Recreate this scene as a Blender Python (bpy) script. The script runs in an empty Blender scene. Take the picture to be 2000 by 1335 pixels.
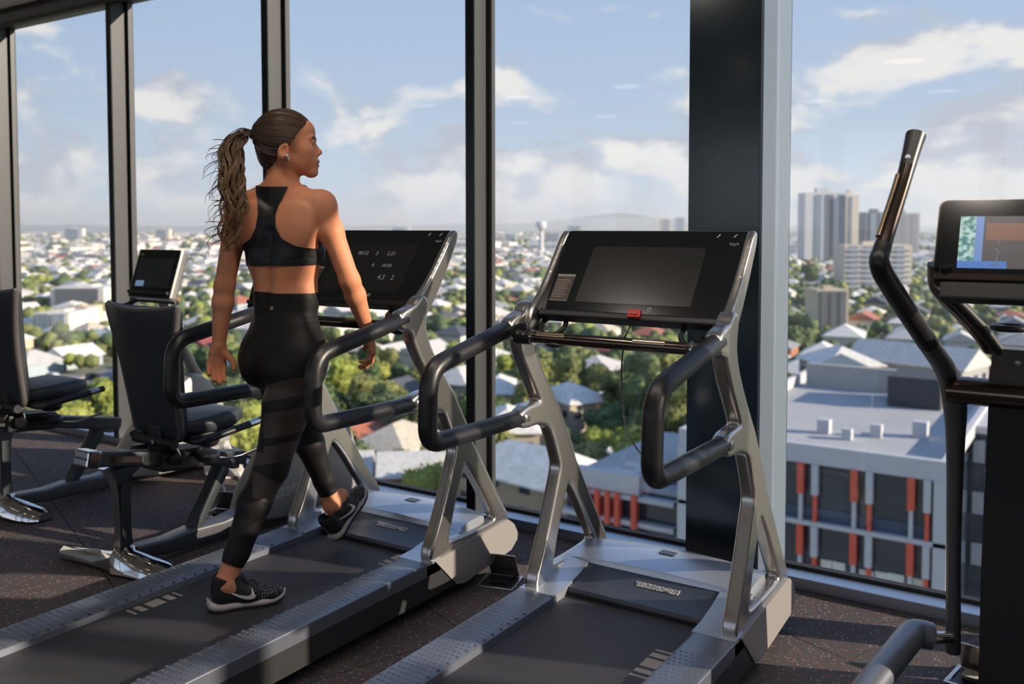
import bpy, bmesh, math, random
import numpy as np
from mathutils import Vector, Matrix
from math import sin, cos, pi, radians, sqrt, atan2

# ------------------------------------------------------------------ camera
CF, CX, CY = 1780.0, 1020.0, 525.0           # focal length and principal point, pixels of a 2000x1335 frame
PITCH, YAW, CAMH = radians(2.606), radians(32.78), 1.5
sc = bpy.context.scene
COL = sc.collection
cam_d = bpy.data.cameras.new('camera'); cam = bpy.data.objects.new('camera', cam_d); COL.objects.link(cam)
cam.location = (0, 0, CAMH); cam.rotation_euler = (pi/2 - PITCH, 0, YAW)
cam_d.sensor_width = 36.0; cam_d.sensor_fit = 'HORIZONTAL'; cam_d.lens = 36.0*CF/2000
cam_d.shift_x = (1000 - CX)/2000; cam_d.shift_y = (CY - 667.5)/2000
cam_d.clip_start = 0.05; cam_d.clip_end = 40000
cam_d.dof.use_dof = True; cam_d.dof.focus_distance = 3.2; cam_d.dof.aperture_fstop = 2.6
sc.camera = cam
_F = np.array([-sin(YAW)*cos(PITCH), cos(YAW)*cos(PITCH), -sin(PITCH)])
_R = np.array([cos(YAW), sin(YAW), 0.0]); _U = np.array([-sin(YAW)*sin(PITCH), cos(YAW)*sin(PITCH), cos(PITCH)])
def pray(px, py): return _F + _R*(px - CX)/CF - _U*(py - CY)/CF
def on_z(px, py, z):
    d = pray(px, py); t = (z - CAMH)/d[2]; return Vector((d[0]*t, d[1]*t, z))
def on_depth(px, py, dep): d = pray(px, py)*dep; return Vector((d[0], d[1], CAMH + d[2]))

# ------------------------------------------------------------------ colour management
sc.view_settings.view_transform = 'Standard'; sc.view_settings.look = 'None'
sc.view_settings.exposure = 0.5; sc.view_settings.gamma = 1.0; sc.view_settings.use_curve_mapping = False
sc.cycles.use_denoising = True
sc.cycles.max_bounces = 8; sc.cycles.transparent_max_bounces = 16; sc.cycles.glossy_bounces = 4
sc.cycles.sample_clamp_indirect = 6.0; sc.cycles.volume_bounces = 0
sc.cycles.caustics_reflective = False; sc.cycles.caustics_refractive = False

# ------------------------------------------------------------------ sky
def nd(nt, typ, **kw):
    n = nt.nodes.new(typ)
    for k, v in kw.items():
        if k == 'op': n.operation = v
        else: setattr(n, k, v)
    return n
def mth(nt, op, a, b=None, c=None, clamp=False):
    n = nt.nodes.new('ShaderNodeMath'); n.operation = op; n.use_clamp = clamp
    for i, x in enumerate((a, b, c)):
        if x is None: continue
        if isinstance(x, (int, float)): n.inputs[i].default_value = x
        else: nt.links.new(x, n.inputs[i])
    return n.outputs[0]
def mixc(nt, f, a, b, typ='MIX'):
    n = nt.nodes.new('ShaderNodeMix'); n.data_type = 'RGBA'; n.blend_type = typ
    if isinstance(f, (int, float)): n.inputs[0].default_value = f
    else: nt.links.new(f, n.inputs[0])
    for i, x in ((6, a), (7, b)):
        if isinstance(x, tuple): n.inputs[i].default_value = (*x[:3], 1)
        else: nt.links.new(x, n.inputs[i])
    return n.outputs[2]
def mrange(nt, v, a, b, c=0.0, d=1.0, smooth=False):
    n = nt.nodes.new('ShaderNodeMapRange'); n.interpolation_type = 'SMOOTHSTEP' if smooth else 'LINEAR'
    nt.links.new(v, n.inputs[0])
    for i, x in enumerate((a, b, c, d)):
        if isinstance(x, (int, float)): n.inputs[i+1].default_value = x
        else: nt.links.new(x, n.inputs[i+1])
    return n.outputs[0]

SUN_AZ, SUN_EL = radians(18.6), radians(18.0)    # azimuth measured from +X (along the glass) towards +Y (outside)
w = bpy.data.worlds.new('sky'); sc.world = w; w.use_nodes = True
nt = w.node_tree; nt.nodes.clear()
tc = nd(nt, 'ShaderNodeTexCoord'); sep = nd(nt, 'ShaderNodeSeparateXYZ'); nt.links.new(tc.outputs['Generated'], sep.inputs[0])
Z = sep.outputs[2]
ramp = nd(nt, 'ShaderNodeValToRGB'); cr = ramp.color_ramp
cr.elements[0].position = 0.0; cr.elements[0].color = (.49, .555, .625, 1)
cr.elements[1].position = 1.0; cr.elements[1].color = (.12, .22, .46, 1)
for p_, c_ in ((.06, (.44, .525, .64)), (.13, (.365, .455, .60)), (.24, (.315, .415, .585)), (.5, (.21, .32, .54))):
    e = cr.elements.new(p_); e.color = (*c_, 1)
nt.links.new(mth(nt, 'MAXIMUM', Z, 0.0), ramp.inputs[0])
# cumulus field: noise over direction, flattened towards the horizon
def cloud_noise(dz, scale, detail, seed):
    mp = nd(nt, 'ShaderNodeMapping'); mp.inputs['Location'].default_value = (seed, seed*.37, dz); mp.inputs['Scale'].default_value = (1, 1, 1.9)
    nt.links.new(tc.outputs['Generated'], mp.inputs[0])
    n = nd(nt, 'ShaderNodeTexNoise'); n.inputs['Scale'].default_value = scale; n.inputs['Detail'].default_value = detail
    n.inputs['Roughness'].default_value = .56; n.inputs['Distortion'].default_value = .25
    nt.links.new(mp.outputs[0], n.inputs['Vector']); return n.outputs['Fac']
n1 = cloud_noise(0, 6.2, 8, 5.3); n1u = cloud_noise(-.05, 6.2, 8, 5.3)
big = cloud_noise(0, 2.6, 2, 7.7)
cover = mrange(nt, Z, .11, .27, .452, .64, True)             # more cloud low down, breaking up with height
dens_in = mth(nt, 'ADD', n1, mth(nt, 'MULTIPLY', mth(nt, 'SUBTRACT', big, .5), .42))
thr_hi = mth(nt, 'ADD', cover, .13)
cl = mrange(nt, dens_in, cover, thr_hi, 0, 1, True)
cl = mth(nt, 'MULTIPLY', cl, mrange(nt, Z, .0, .03, .25, 1.0))
lit = mrange(nt, mth(nt, 'SUBTRACT', n1, n1u), -.05, .075, 0, 1, True)
ccol = mixc(nt, lit, (.40, .42, .495), (.70, .675, .66))
ccol = mixc(nt, mrange(nt, Z, 0, .09, .55, 0), ccol, (.50, .545, .60))
skyc = mixc(nt, mth(nt, 'MULTIPLY', cl, .93), ramp.outputs[0], ccol)
skyc = mixc(nt, mrange(nt, Z, -.02, 0.0, 1, 0), skyc, (.25, .27, .26))
bg = nd(nt, 'ShaderNodeBackground'); bg.inputs[1].default_value = 1.0; nt.links.new(skyc, bg.inputs[0])
wo = nd(nt, 'ShaderNodeOutputWorld'); nt.links.new(bg.outputs[0], wo.inputs[0])

# ------------------------------------------------------------------ sun (late afternoon, low, raking along the glass)
sd = bpy.data.lights.new('sun', 'SUN'); sd.energy = 6.5; sd.color = (1.0, .85, .69); sd.angle = radians(.6)
sun = bpy.data.objects.new('sun', sd); COL.objects.link(sun)
sdir = Vector((cos(SUN_AZ)*cos(SUN_EL), sin(SUN_AZ)*cos(SUN_EL), sin(SUN_EL)))
sun.rotation_euler = sdir.to_track_quat('Z', 'Y').to_euler(); sun.location = (6, 10, 20)

# ------------------------------------------------------------------ materials
def mat(name, col, rough=.5, metal=0.0, bump=None, var=None, spec=None, coat=0, emit=None, aniso=0):
    m = bpy.data.materials.new(name); m.use_nodes = True; t = m.node_tree; b = t.nodes['Principled BSDF']
    b.inputs['Base Color'].default_value = (*col, 1); b.inputs['Roughness'].default_value = rough; b.inputs['Metallic'].default_value = metal
    if spec is not None: b.inputs['Specular IOR Level'].default_value = spec
    if coat: b.inputs['Coat Weight'].default_value = coat; b.inputs['Coat Roughness'].default_value = .08
    if emit: b.inputs['Emission Color'].default_value = (*emit[0], 1); b.inputs['Emission Strength'].default_value = emit[1]
    if var or bump:
        tcn = t.nodes.new('ShaderNodeTexCoord')
    if var:                                               # (scale, other colour, amount)
        n = t.nodes.new('ShaderNodeTexNoise'); n.inputs['Scale'].default_value = var[0]; n.inputs['Detail'].default_value = 5
        t.links.new(tcn.outputs['Object'], n.inputs['Vector'])
        f = mrange(t, n.outputs['Fac'], .35, .68, 0, var[2] if len(var) > 2 else 1)
        t.links.new(mixc(t, f, col, var[1]), b.inputs['Base Color'])
    if bump:                                              # (scale, strength, distance)
        n = t.nodes.new('ShaderNodeTexNoise'); n.inputs['Scale'].default_value = bump[0]; n.inputs['Detail'].default_value = 3
        t.links.new(tcn.outputs['Object'], n.inputs['Vector'])
        bp = t.nodes.new('ShaderNodeBump'); bp.inputs['Strength'].default_value = bump[1]; bp.inputs['Distance'].default_value = bump[2]
        t.links.new(n.outputs['Fac'], bp.inputs['Height']); t.links.new(bp.outputs[0], b.inputs['Normal'])
    return m

# ------------------------------------------------------------------ object helpers
def tag(o, label=None, cat=None, group=None, kind=None):
    if label: o['label'] = label
    if cat: o['category'] = cat
    if group: o['group'] = group
    if kind: o['kind'] = kind
    return o
def empty(name, loc=(0, 0, 0), rz=0.0, parent=None):
    o = bpy.data.objects.new(name, None); COL.objects.link(o); o.empty_display_size = .1
    o.location = loc; o.rotation_euler = (0, 0, rz)
    if parent: o.parent = parent
    return o
def link_mesh(name, me, parent=None, loc=None, m=None):
    o = bpy.data.objects.new(name, me); COL.objects.link(o)
    if parent: o.parent = parent
    if loc is not None: o.location = loc
    return o
def mesh(name, v, f, m=None, smooth=None):
    me = bpy.data.meshes.new(name)
    v = np.asarray(v, np.float32).reshape(-1, 3); me.from_pydata(v, [], f) if not isinstance(f, np.ndarray) else mesh_np(me, v, f)
    me.update()
    if m is not None: me.materials.append(m)
    if smooth is not None:
        me.polygons.foreach_set('use_smooth', np.ones(len(me.polygons), bool))
        if smooth < 180: me.set_sharp_from_angle(angle=radians(smooth))
    return me
def mesh_np(me, v, f):
    n, k = f.shape
    me.vertices.add(len(v)); me.vertices.foreach_set('co', v.ravel())
    me.loops.add(n*k); me.loops.foreach_set('vertex_index', f.astype(np.int32).ravel())
    me.polygons.add(n); me.polygons.foreach_set('loop_start', np.arange(0, n*k, k, dtype=np.int32)); me.polygons.foreach_set('loop_total', np.full(n, k, np.int32))
    me.update(calc_edges=True); me.validate()
class MB:
    """collects boxes, tubes, lathes and prisms into one mesh"""
    def __init__(s): s.v = []; s.f = []
    def add(s, v, f):
        o = len(s.v); s.v += [tuple(map(float, p)) for p in v]; s.f += [tuple(i+o for i in q) for q in f]; return s
    def box(s, lo, hi, bev=0.0, M=None):
        x0, y0, z0 = lo; x1, y1, z1 = hi
        if bev <= 0:
            v = [(x, y, z) for z in (z0, z1) for y in (y0, y1) for x in (x0, x1)]
            f = [(0, 2, 3, 1), (4, 5, 7, 6), (0, 1, 5, 4), (2, 6, 7, 3), (0, 4, 6, 2), (1, 3, 7, 5)]
        else:
            bm = bmesh.new(); bmesh.ops.create_cube(bm, size=1)
            for q in bm.verts: q.co = Vector(((x0+x1)/2+q.co.x*(x1-x0), (y0+y1)/2+q.co.y*(y1-y0), (z0+z1)/2+q.co.z*(z1-z0)))
            bmesh.ops.bevel(bm, geom=bm.edges[:], offset=min(bev, .49*min(x1-x0, y1-y0, z1-z0)), segments=2, profile=.6, affect='EDGES')
            bm.verts.index_update(); v = [q.co[:] for q in bm.verts]; f = [[q.index for q in p.verts] for p in bm.faces]; bm.free()
        if M is not None: v = [tuple(M @ Vector(p)) for p in v]
        return s.add(v, f)
    def prism(s, poly, a, b, axis='x', M=None):
        """poly of 2D points, extruded from a to b along axis (x: poly=(y,z); y: (x,z); z: (x,y))"""
        n = len(poly)
        def P(p, t): return {'x': (t, p[0], p[1]), 'y': (p[0], t, p[1]), 'z': (p[0], p[1], t)}[axis]
        v = [P(p, a) for p in poly] + [P(p, b) for p in poly]
        ar = sum(poly[i][0]*poly[(i+1) % n][1]-poly[(i+1) % n][0]*poly[i][1] for i in range(n))
        fl = (ar > 0) ^ (axis == 'y') ^ (b < a)
        f = [tuple(range(n))[::-1] if fl else tuple(range(n)), tuple(range(n, 2*n)) if fl else tuple(range(n, 2*n))[::-1]]
        for i in range(n):
            j = (i+1) % n; q = (i, j, n+j, n+i); f.append(q if fl else q[::-1])
        if M is not None: v = [tuple(M @ Vector(p)) for p in v]
        return s.add(v, f)
    def tube(s, pts, r, seg=12, cap=True, flat=None, up=None):
        """sweep of a circle (or of an ellipse: flat=(a,b) factors) along points; r number or list"""
        pts = [Vector(p) for p in pts]; n = len(pts); rr = r if isinstance(r, (list, tuple)) else [r]*n
        T = []
        for i in range(n):
            a = pts[max(i-1, 0)]; b = pts[min(i+1, n-1)]; t = (b-a); T.append(t.normalized() if t.length > 1e-9 else Vector((0, 0, 1)))
        u = Vector(up) if up else (Vector((0, 0, 1)) if abs(T[0].z) < .9 else Vector((1, 0, 0)))
        u = (u - T[0]*u.dot(T[0])).normalized(); v = []; f = []
        for i in range(n):
            if i: u = (u - T[i]*u.dot(T[i])).normalized()
            w_ = T[i].cross(u); fa, fb = flat or (1, 1)
            for k in range(seg):
                a = 2*pi*k/seg; v.append(tuple(pts[i] + u*(cos(a)*rr[i]*fa) + w_*(sin(a)*rr[i]*fb)))
        for i in range(n-1):
            for k in range(seg):
                k2 = (k+1) % seg; f.append((i*seg+k, i*seg+k2, (i+1)*seg+k2, (i+1)*seg+k))
        if cap: f.append(tuple(range(seg))[::-1]); f.append(tuple((n-1)*seg+k for k in range(seg)))
        return s.add(v, f)
    def lathe(s, prof, seg=24, M=None):
        """prof: (radius, z) list, revolved round z"""
        v = []; f = []; n = len(prof)
        for r, z in prof:
            for k in range(seg): a = 2*pi*k/seg; v.append((r*cos(a), r*sin(a), z))
        for i in range(n-1):
            for k in range(seg): k2 = (k+1) % seg; f.append((i*seg+k, i*seg+k2, (i+1)*seg+k2, (i+1)*seg+k))
        if prof[0][0] > 1e-6: f.append(tuple(range(seg))[::-1])
        if prof[-1][0] > 1e-6: f.append(tuple((n-1)*seg+k for k in range(seg)))
        if M is not None: v = [tuple(M @ Vector(p)) for p in v]
        return s.add(v, f)
    def torus(s, c, R, r, axis='z', a0=0, a1=2*pi, seg=28, rs=10):
        pts = []
        for k in range(seg+1):
            a = a0+(a1-a0)*k/seg; q = (cos(a)*R, sin(a)*R)
            pts.append({'z': (c[0]+q[0], c[1]+q[1], c[2]), 'x': (c[0], c[1]+q[0], c[2]+q[1]), 'y': (c[0]+q[0], c[1], c[2]+q[1])}[axis])
        return s.tube(pts, r, rs)
    def mesh(s, name, m, smooth=None): return mesh(name, s.v, s.f, m, smooth)
    def build(s, name, m, parent=None, smooth=None, loc=None): return link_mesh(name, s.mesh(name, m, smooth), parent, loc)
def fillet(pts, rad, n=6):
    """polyline with rounded corners"""
    P = [Vector(p) for p in pts]; out = [P[0]]; R = rad if isinstance(rad, (list, tuple)) else [rad]*len(P)
    for i in range(1, len(P)-1):
        a, b, c = P[i-1], P[i], P[i+1]; u = (a-b); v_ = (c-b); d = min(R[i], u.length*.48, v_.length*.48)
        p0 = b+u.normalized()*d; p1 = b+v_.normalized()*d
        for k in range(n+1):
            t = k/n; out.append(p0*(1-t)**2 + b*2*t*(1-t) + p1*t*t)
    out.append(P[-1]); return out
def spline(pts, n=8):
    """Catmull-Rom through points of any dimension"""
    P = [np.array(p, float) for p in pts]; P = [2*P[0]-P[1]] + P + [2*P[-1]-P[-2]]; out = []
    for i in range(1, len(P)-2):
        for k in range(n):
            t = k/n; a, b, c, d = P[i-1:i+3]
            out.append(.5*((2*b)+(c-a)*t+(2*a-5*b+4*c-d)*t*t+(3*b-a-3*c+d)*t**3))
    out.append(P[-2]); return out
def text_mesh(name, s, size, m, depth=.0008, offset=0.0, align='CENTER', shear=0):
    cu = bpy.data.curves.new(name, 'FONT'); cu.body = s; cu.size = size; cu.extrude = depth; cu.offset = offset; cu.align_x = align; cu.align_y = 'CENTER'; cu.resolution_u = 2; cu.shear = shear
    o = bpy.data.objects.new(name, cu); COL.objects.link(o); dg = bpy.context.evaluated_depsgraph_get()
    me = bpy.data.meshes.new_from_object(o.evaluated_get(dg)); bpy.data.objects.remove(o); bpy.data.curves.remove(cu)
    me.materials.clear(); me.materials.append(m); me.name = name; return me
def copy_tree(o, parent=None):
    c = o.copy(); COL.objects.link(c); c.parent = parent
    for ch in list(o.children): copy_tree(ch, c)
    return c
# ------------------------------------------------------------------ implicit surfaces
def surface_nets(F, org, h):
    S = F < 0; nx, ny, nz = F.shape; c = [(i, j, k) for i in (0, 1) for j in (0, 1) for k in (0, 1)]
    cnt = np.zeros((nx-1, ny-1, nz-1), np.int8)
    for i, j, k in c: cnt += S[i:nx-1+i, j:ny-1+j, k:nz-1+k]
    act = np.argwhere((cnt > 0) & (cnt < 8)); idx = np.full((nx-1, ny-1, nz-1), -1, np.int32)
    idx[act[:, 0], act[:, 1], act[:, 2]] = np.arange(len(act))
    acc = np.zeros((len(act), 3)); num = np.zeros(len(act))
    for a in c:
        for ax in range(3):
            if a[ax]: continue
            b = list(a); b[ax] = 1
            pa = act+np.array(a); pb = act+np.array(b)
            fa = F[pa[:, 0], pa[:, 1], pa[:, 2]]; fb = F[pb[:, 0], pb[:, 1], pb[:, 2]]
            cr_ = (fa < 0) != (fb < 0); t = np.where(cr_, fa/np.where(cr_, fa-fb, 1), 0)
            p = np.repeat(np.array(a, float)[None], len(act), 0); p[:, ax] += t
            acc[cr_] += p[cr_]; num += cr_
    v = (act+acc/num[:, None])*h+np.array(org); fs = []
    for ax in range(3):
        o1, o2 = (ax+1) % 3, (ax+2) % 3
        sl0 = [slice(None)]*3; sl1 = [slice(None)]*3; sl0[ax] = slice(0, -1); sl1[ax] = slice(1, None)
        e = np.argwhere(S[tuple(sl0)] != S[tuple(sl1)])
        e = e[(e[:, o1] > 0) & (e[:, o2] > 0) & (e[:, o1] < F.shape[o1]-1) & (e[:, o2] < F.shape[o2]-1)]
        def g(d1, d2):
            q = e.copy(); q[:, o1] += d1; q[:, o2] += d2; return idx[q[:, 0], q[:, 1], q[:, 2]]
        Q = np.stack([g(-1, -1), g(0, -1), g(0, 0), g(-1, 0)], 1)
        neg = ~S[e[:, 0], e[:, 1], e[:, 2]]; Q[neg] = Q[neg][:, ::-1]; fs.append(Q)
    f = np.concatenate(fs); f = f[(f >= 0).all(1)]
    return v, f
def smin(a, b, k):
    if k <= 0: return np.minimum(a, b)
    hh = np.clip(.5+.5*(b-a)/k, 0, 1); return b+(a-b)*hh-k*hh*(1-hh)
class Field:
    def __init__(s, lo, hi, h):
        s.h = h; s.lo = np.array(lo, float); n = np.ceil((np.array(hi)-s.lo)/h).astype(int)+1
        s.F = np.full(n, .05, np.float32); s.n = n
    def _blk(s, lo, hi):
        a = np.clip(np.floor((np.array(lo)-s.lo)/s.h).astype(int), 0, s.n-1); b = np.clip(np.ceil((np.array(hi)-s.lo)/s.h).astype(int)+1, 1, s.n)
        g = [s.lo[i]+s.h*np.arange(a[i], b[i]) for i in range(3)]
        return tuple(slice(a[i], b[i]) for i in range(3)), np.meshgrid(*g, indexing='ij')
    def op(s, d, sl, k, sub):
        if sub: s.F[sl] = -smin(-s.F[sl], d, k)
        else: s.F[sl] = smin(s.F[sl], d, k)
    def cone(s, a, b, ra, rb, k=.02, ax=None, qa=1.0, qb=1.0, sub=False, m=.05):
        """tapered capsule a-b; along the direction ax the radius is scaled by qa..qb"""
        a = np.array(a, float); b = np.array(b, float); R = max(ra*max(1, qa), rb*max(1, qb))+m
        sl, (X, Y, Zg) = s._blk(np.minimum(a, b)-R, np.maximum(a, b)+R)
        ba = b-a; L2 = max(ba@ba, 1e-12); px, py, pz = X-a[0], Y-a[1], Zg-a[2]
        t = np.clip((px*ba[0]+py*ba[1]+pz*ba[2])/L2, 0, 1); dx, dy, dz = px-t*ba[0], py-t*ba[1], pz-t*ba[2]
        r = ra+(rb-ra)*t
        if ax is None: d = np.sqrt(dx*dx+dy*dy+dz*dz)-r
        else:
            e = np.array(ax, float); e -= ba*(e@ba)/L2 if L2 > 1e-9 else 0; e /= np.linalg.norm(e); q = qa+(qb-qa)*t
            u = dx*e[0]+dy*e[1]+dz*e[2]; rest2 = np.maximum(dx*dx+dy*dy+dz*dz-u*u, 0)
            d = (np.sqrt(rest2/r**2+(u/(r*q))**2)-1)*r*np.minimum(1, q)
        s.op(d.astype(np.float32), sl, k, sub)
    def ell(s, c, rad, k=.02, M=None, sub=False, m=.05):
        c = np.array(c, float); rad = np.array(rad, float); R = rad.max()+m
        sl, (X, Y, Zg) = s._blk(c-R, c+R); p = np.stack([X-c[0], Y-c[1], Zg-c[2]])
        if M is not None: p = np.tensordot(np.array(M).T, p, 1)
        k0 = np.sqrt(sum((p[i]/rad[i])**2 for i in range(3))); k1 = np.sqrt(sum((p[i]/rad[i]**2)**2 for i in range(3)))
        s.op((k0*(k0-1)/np.maximum(k1, 1e-6)).astype(np.float32), sl, k, sub)
    def mesh(s): return surface_nets(s.F, s.lo, s.h)
def relax(v, f, it=2, lam=.5):
    n = len(v)
    e = np.concatenate([f[:, [i, (i+1) % 4]] for i in range(4)])
    for _ in range(it):
        for l in (lam, -lam*1.02):
            acc = np.zeros_like(v); cnt = np.zeros(n)
            for i in range(3): acc[:, i] = np.bincount(e[:, 0], v[e[:, 1], i], n)+np.bincount(e[:, 1], v[e[:, 0], i], n)
            cnt = np.bincount(e[:, 0], minlength=n)+np.bincount(e[:, 1], minlength=n)
            v = v+l*(acc/np.maximum(cnt, 1)[:, None]-v)
    return v
# ================================================================== THE ROOM
M_ceil = mat('ceiling paint', (.74, .69, .62), .9)
M_wall = mat('wall paint', (.78, .77, .74), .85)
M_frame = mat('anodised frame', (.060, .062, .067), .42, .25)
M_frame_dark = mat('dark frame face', (.012, .014, .017), .28, .2)
M_gasket = mat('rubber gasket', (.015, .013, .013), .6)
M_sill = mat('sill anodised', (.42, .48, .58), .36, .9)
M_pillar = mat('dark glossy column cladding', (.010, .024, .038), .16, 0, spec=.75)  # blue of the reflected sky is put into the base colour
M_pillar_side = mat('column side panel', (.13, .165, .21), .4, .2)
M_joint = mat('tile joint', (.006, .006, .006), .9)
def glass_mat():
    m = bpy.data.materials.new('window glass'); m.use_nodes = True; t = m.node_tree; t.nodes.clear()
    lw = t.nodes.new('ShaderNodeLayerWeight'); lw.inputs[0].default_value = .5; fr = mth(t, 'ADD', .025, mth(t, 'MULTIPLY', mth(t, 'POWER', lw.outputs['Facing'], 5.0), .9))
    tr = t.nodes.new('ShaderNodeBsdfTransparent'); tr.inputs[0].default_value = (.955, .965, .96, 1)
    gl = t.nodes.new('ShaderNodeBsdfGlossy'); gl.inputs['Roughness'].default_value = .0; gl.inputs[0].default_value = (.95, .97, 1, 1)
    mx = t.nodes.new('ShaderNodeMixShader'); t.links.new(fr, mx.inputs[0]); t.links.new(tr.outputs[0], mx.inputs[1]); t.links.new(gl.outputs[0], mx.inputs[2])
    o = t.nodes.new('ShaderNodeOutputMaterial'); t.links.new(mx.outputs[0], o.inputs[0]); return m
M_glass = glass_mat()
def rubber_floor():
    m = mat('speckled rubber tile', (.030, .026, .028), .82); t = m.node_tree; b = t.nodes['Principled BSDF']
    g = t.nodes.new('ShaderNodeNewGeometry')
    vo = t.nodes.new('ShaderNodeTexVoronoi'); vo.inputs['Scale'].default_value = 95; t.links.new(g.outputs['Position'], vo.inputs['Vector'])
    se = t.nodes.new('ShaderNodeSeparateColor'); t.links.new(vo.outputs['Color'], se.inputs[0])
    dot = mth(t, 'LESS_THAN', vo.outputs['Distance'], .36)
    isf = mth(t, 'MULTIPLY', dot, mth(t, 'GREATER_THAN', se.outputs[0], .66))
    fc = mixc(t, mth(t, 'GREATER_THAN', se.outputs[1], .55), (.36, .10, .085), (.34, .31, .30))
    no = t.nodes.new('ShaderNodeTexNoise'); no.inputs['Scale'].default_value = 260; no.inputs['Detail'].default_value = 4; t.links.new(g.outputs['Position'], no.inputs['Vector'])
    base = mixc(t, no.outputs['Fac'], (.034, .029, .032), (.145, .120, .120))
    t.links.new(mixc(t, isf, base, fc), b.inputs['Base Color'])
    bp = t.nodes.new('ShaderNodeBump'); bp.inputs['Strength'].default_value = .5; bp.inputs['Distance'].default_value = .002
    t.links.new(no.outputs['Fac'], bp.inputs['Height']); t.links.new(bp.outputs[0], b.inputs['Normal']); return m
M_rubber = rubber_floor()

RX0, RX1, RY0, RY1, ROOMH = -11.0, 4.6, -5.0, 3.74, 3.14
YG = 3.86                                                    # plane of the glass
floor = MB().box((RX0, RY0, -.30), (RX1, YG+.05, -.012)).build('floor', M_joint); tag(floor, kind='structure')
floor['label'] = 'dark speckled rubber tile floor of the gym'
# rubber tiles in running bond, turned 21 degrees to the glass
TS, TA = .955, radians(-21.0); da = Vector((cos(TA), sin(TA))); db = Vector((-sin(TA), cos(TA)))
tile_me = MB().box((.002, .002, -.012), (TS-.002, TS-.002, 0.0)).mesh('rubber_tile', M_rubber)
tn = 0
for r in range(-9, 8):
    oB = 0.835 + r*TS                                        # offset along db
    oA = -4.70 + (TS/2 if r % 2 else 0)
    for c in range(-9, 12):
        p = da*(oA+c*TS) + db*oB
        cs = [p+da*(TS*i)+db*(TS*j) for i in (0, 1) for j in (0, 1)]
        if max(q.y for q in cs) < .6 or min(q.y for q in cs) > RY1 or max(q.x for q in cs) < -7.6 or min(q.x for q in cs) > 1.2: continue
        if all(RX0 < q.x < RX1 and q.y < RY1 for q in cs): me = tile_me
        else:                                                # a tile cut along the sill
            bm = bmesh.new(); bm.from_mesh(tile_me); bm.transform(Matrix.Translation((p.x, p.y, 0)) @ Matrix.Rotation(TA, 4, 'Z'))
            bmesh.ops.bisect_plane(bm, geom=bm.verts[:]+bm.edges[:]+bm.faces[:], plane_co=(0, RY1-.002, 0), plane_no=(0, 1, 0), clear_outer=True)
            bmesh.ops.holes_fill(bm, edges=[e for e in bm.edges if e.is_boundary]); bm.transform(Matrix.Rotation(-TA, 4, 'Z') @ Matrix.Translation((-p.x, -p.y, 0)))
            if len(bm.faces) < 4: bm.free(); continue
            me = bpy.data.meshes.new('rubber_tile'); bm.to_mesh(me); bm.free(); me.materials.append(M_rubber)
        o = link_mesh('rubber_tile', me, floor, (p.x, p.y, 0)); o.rotation_euler = (0, 0, TA); tn += 1
# the rest of the floor behind the camera: same rubber, joints too far off to show
MB().box((RX0, RY0, -.012), (RX1, -.45, -.004)).build('rear_rubber', M_rubber, floor)
tag(MB().box((RX0-.2, RY0-.2, ROOMH), (RX1+.2, RY1-.16, ROOMH+.25)).build('ceiling', M_ceil), label='plain taupe ceiling of the gym', kind='structure')
tag(MB().box((RX1, RY0, -.3), (RX1+.2, RY1, ROOMH)).build('wall_right', M_wall), label='plain wall at the right end of the gym', kind='structure')
tag(MB().box((RX0-.2, RY0, -.3), (RX0, RY1, ROOMH)).build('wall_left', M_wall), label='plain wall at the left end of the gym', kind='structure')
# wall behind the camera: low parapet, lintel, piers and panes
wb = MB(); wb.box((RX0, RY0-.2, -.3), (RX1, RY0, .12)); wb.box((RX0, RY0-.2, 2.8), (RX1, RY0, ROOMH+.2))
for k in range(9): xk = RX0+k*(RX1-RX0)/8; wb.box((max(RX0, xk-.14), RY0-.2, .12), (min(RX1, xk+.14), RY0, 2.8))
tag(wb.build('wall_back', M_wall), label='wall with windows behind the camera', kind='structure')
# --- the glazed wall
mull_x = [-11.0, -9.66, -8.17, -7.19, -5.695, -4.165, -2.68]       # right edge of each mullion's inner side (at the glass line)
mull_x = [-8.68, -7.19, -5.695, -4.165, -2.68, None, -.13, 1.36, 2.85, 4.34]
MD, MW = .125, .052
YF = YG-.012-MD
HEADZ = 3.035
tag(MB().box((RX0, RY1, -.02), (RX1, YG+.06, .0)).build('trim_1', M_sill), label='dark ledge under the window sill', kind='structure')
sill = MB().box((RX0, RY1, .0), (RX1, YG-.02, .052), .004); tag(sill.build('trim_2', M_sill), label='pale blue-grey metal sill running along the foot of the glass', kind='structure')
tag(MB().box((RX0, YG-.02, .0), (RX1, YG+.02, .066)).build('trim_3', M_gasket), label='black gasket line at the foot of the glass', kind='structure')
hd = MB().box((RX0, YF-.02, HEADZ), (RX1, YG+.03, ROOMH+.1)); tag(hd.build('trim_4', M_frame), label='window head frame under the ceiling', kind='structure')
tag(MB().box((RX0, YF-.024, HEADZ-.028), (RX1, YF+.02, HEADZ)).build('trim_5', M_gasket), label='black line along the window head', kind='structure')
tag(MB().box((RX0, YF-.06, ROOMH-.02), (RX1, YF-.02, ROOMH+.1)).build('trim_6', M_frame_dark), label='dark edge trim where ceiling meets window head', kind='structure')
def mullion(win, x):
    MB().box((x-MW, YF, .05), (x, YG-.02, HEADZ)).build('mullion', M_frame, win)
    MB().box((x-MW-.001, YF-.006, .05), (x-.001, YF, HEADZ)).build('mullion_face', M_frame_dark, win)  # room-facing side in shade, its darkness painted by the darker material
    MB().box((x-MW-.012, YG-.035, .05), (x+.012, YG+.02, HEADZ)).build('gasket', M_gasket, win)
    MB().box((x+.012, YG-.03, .05), (x+.03, YG+.0, HEADZ)).build('glazing_bead', M_frame, win)
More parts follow.
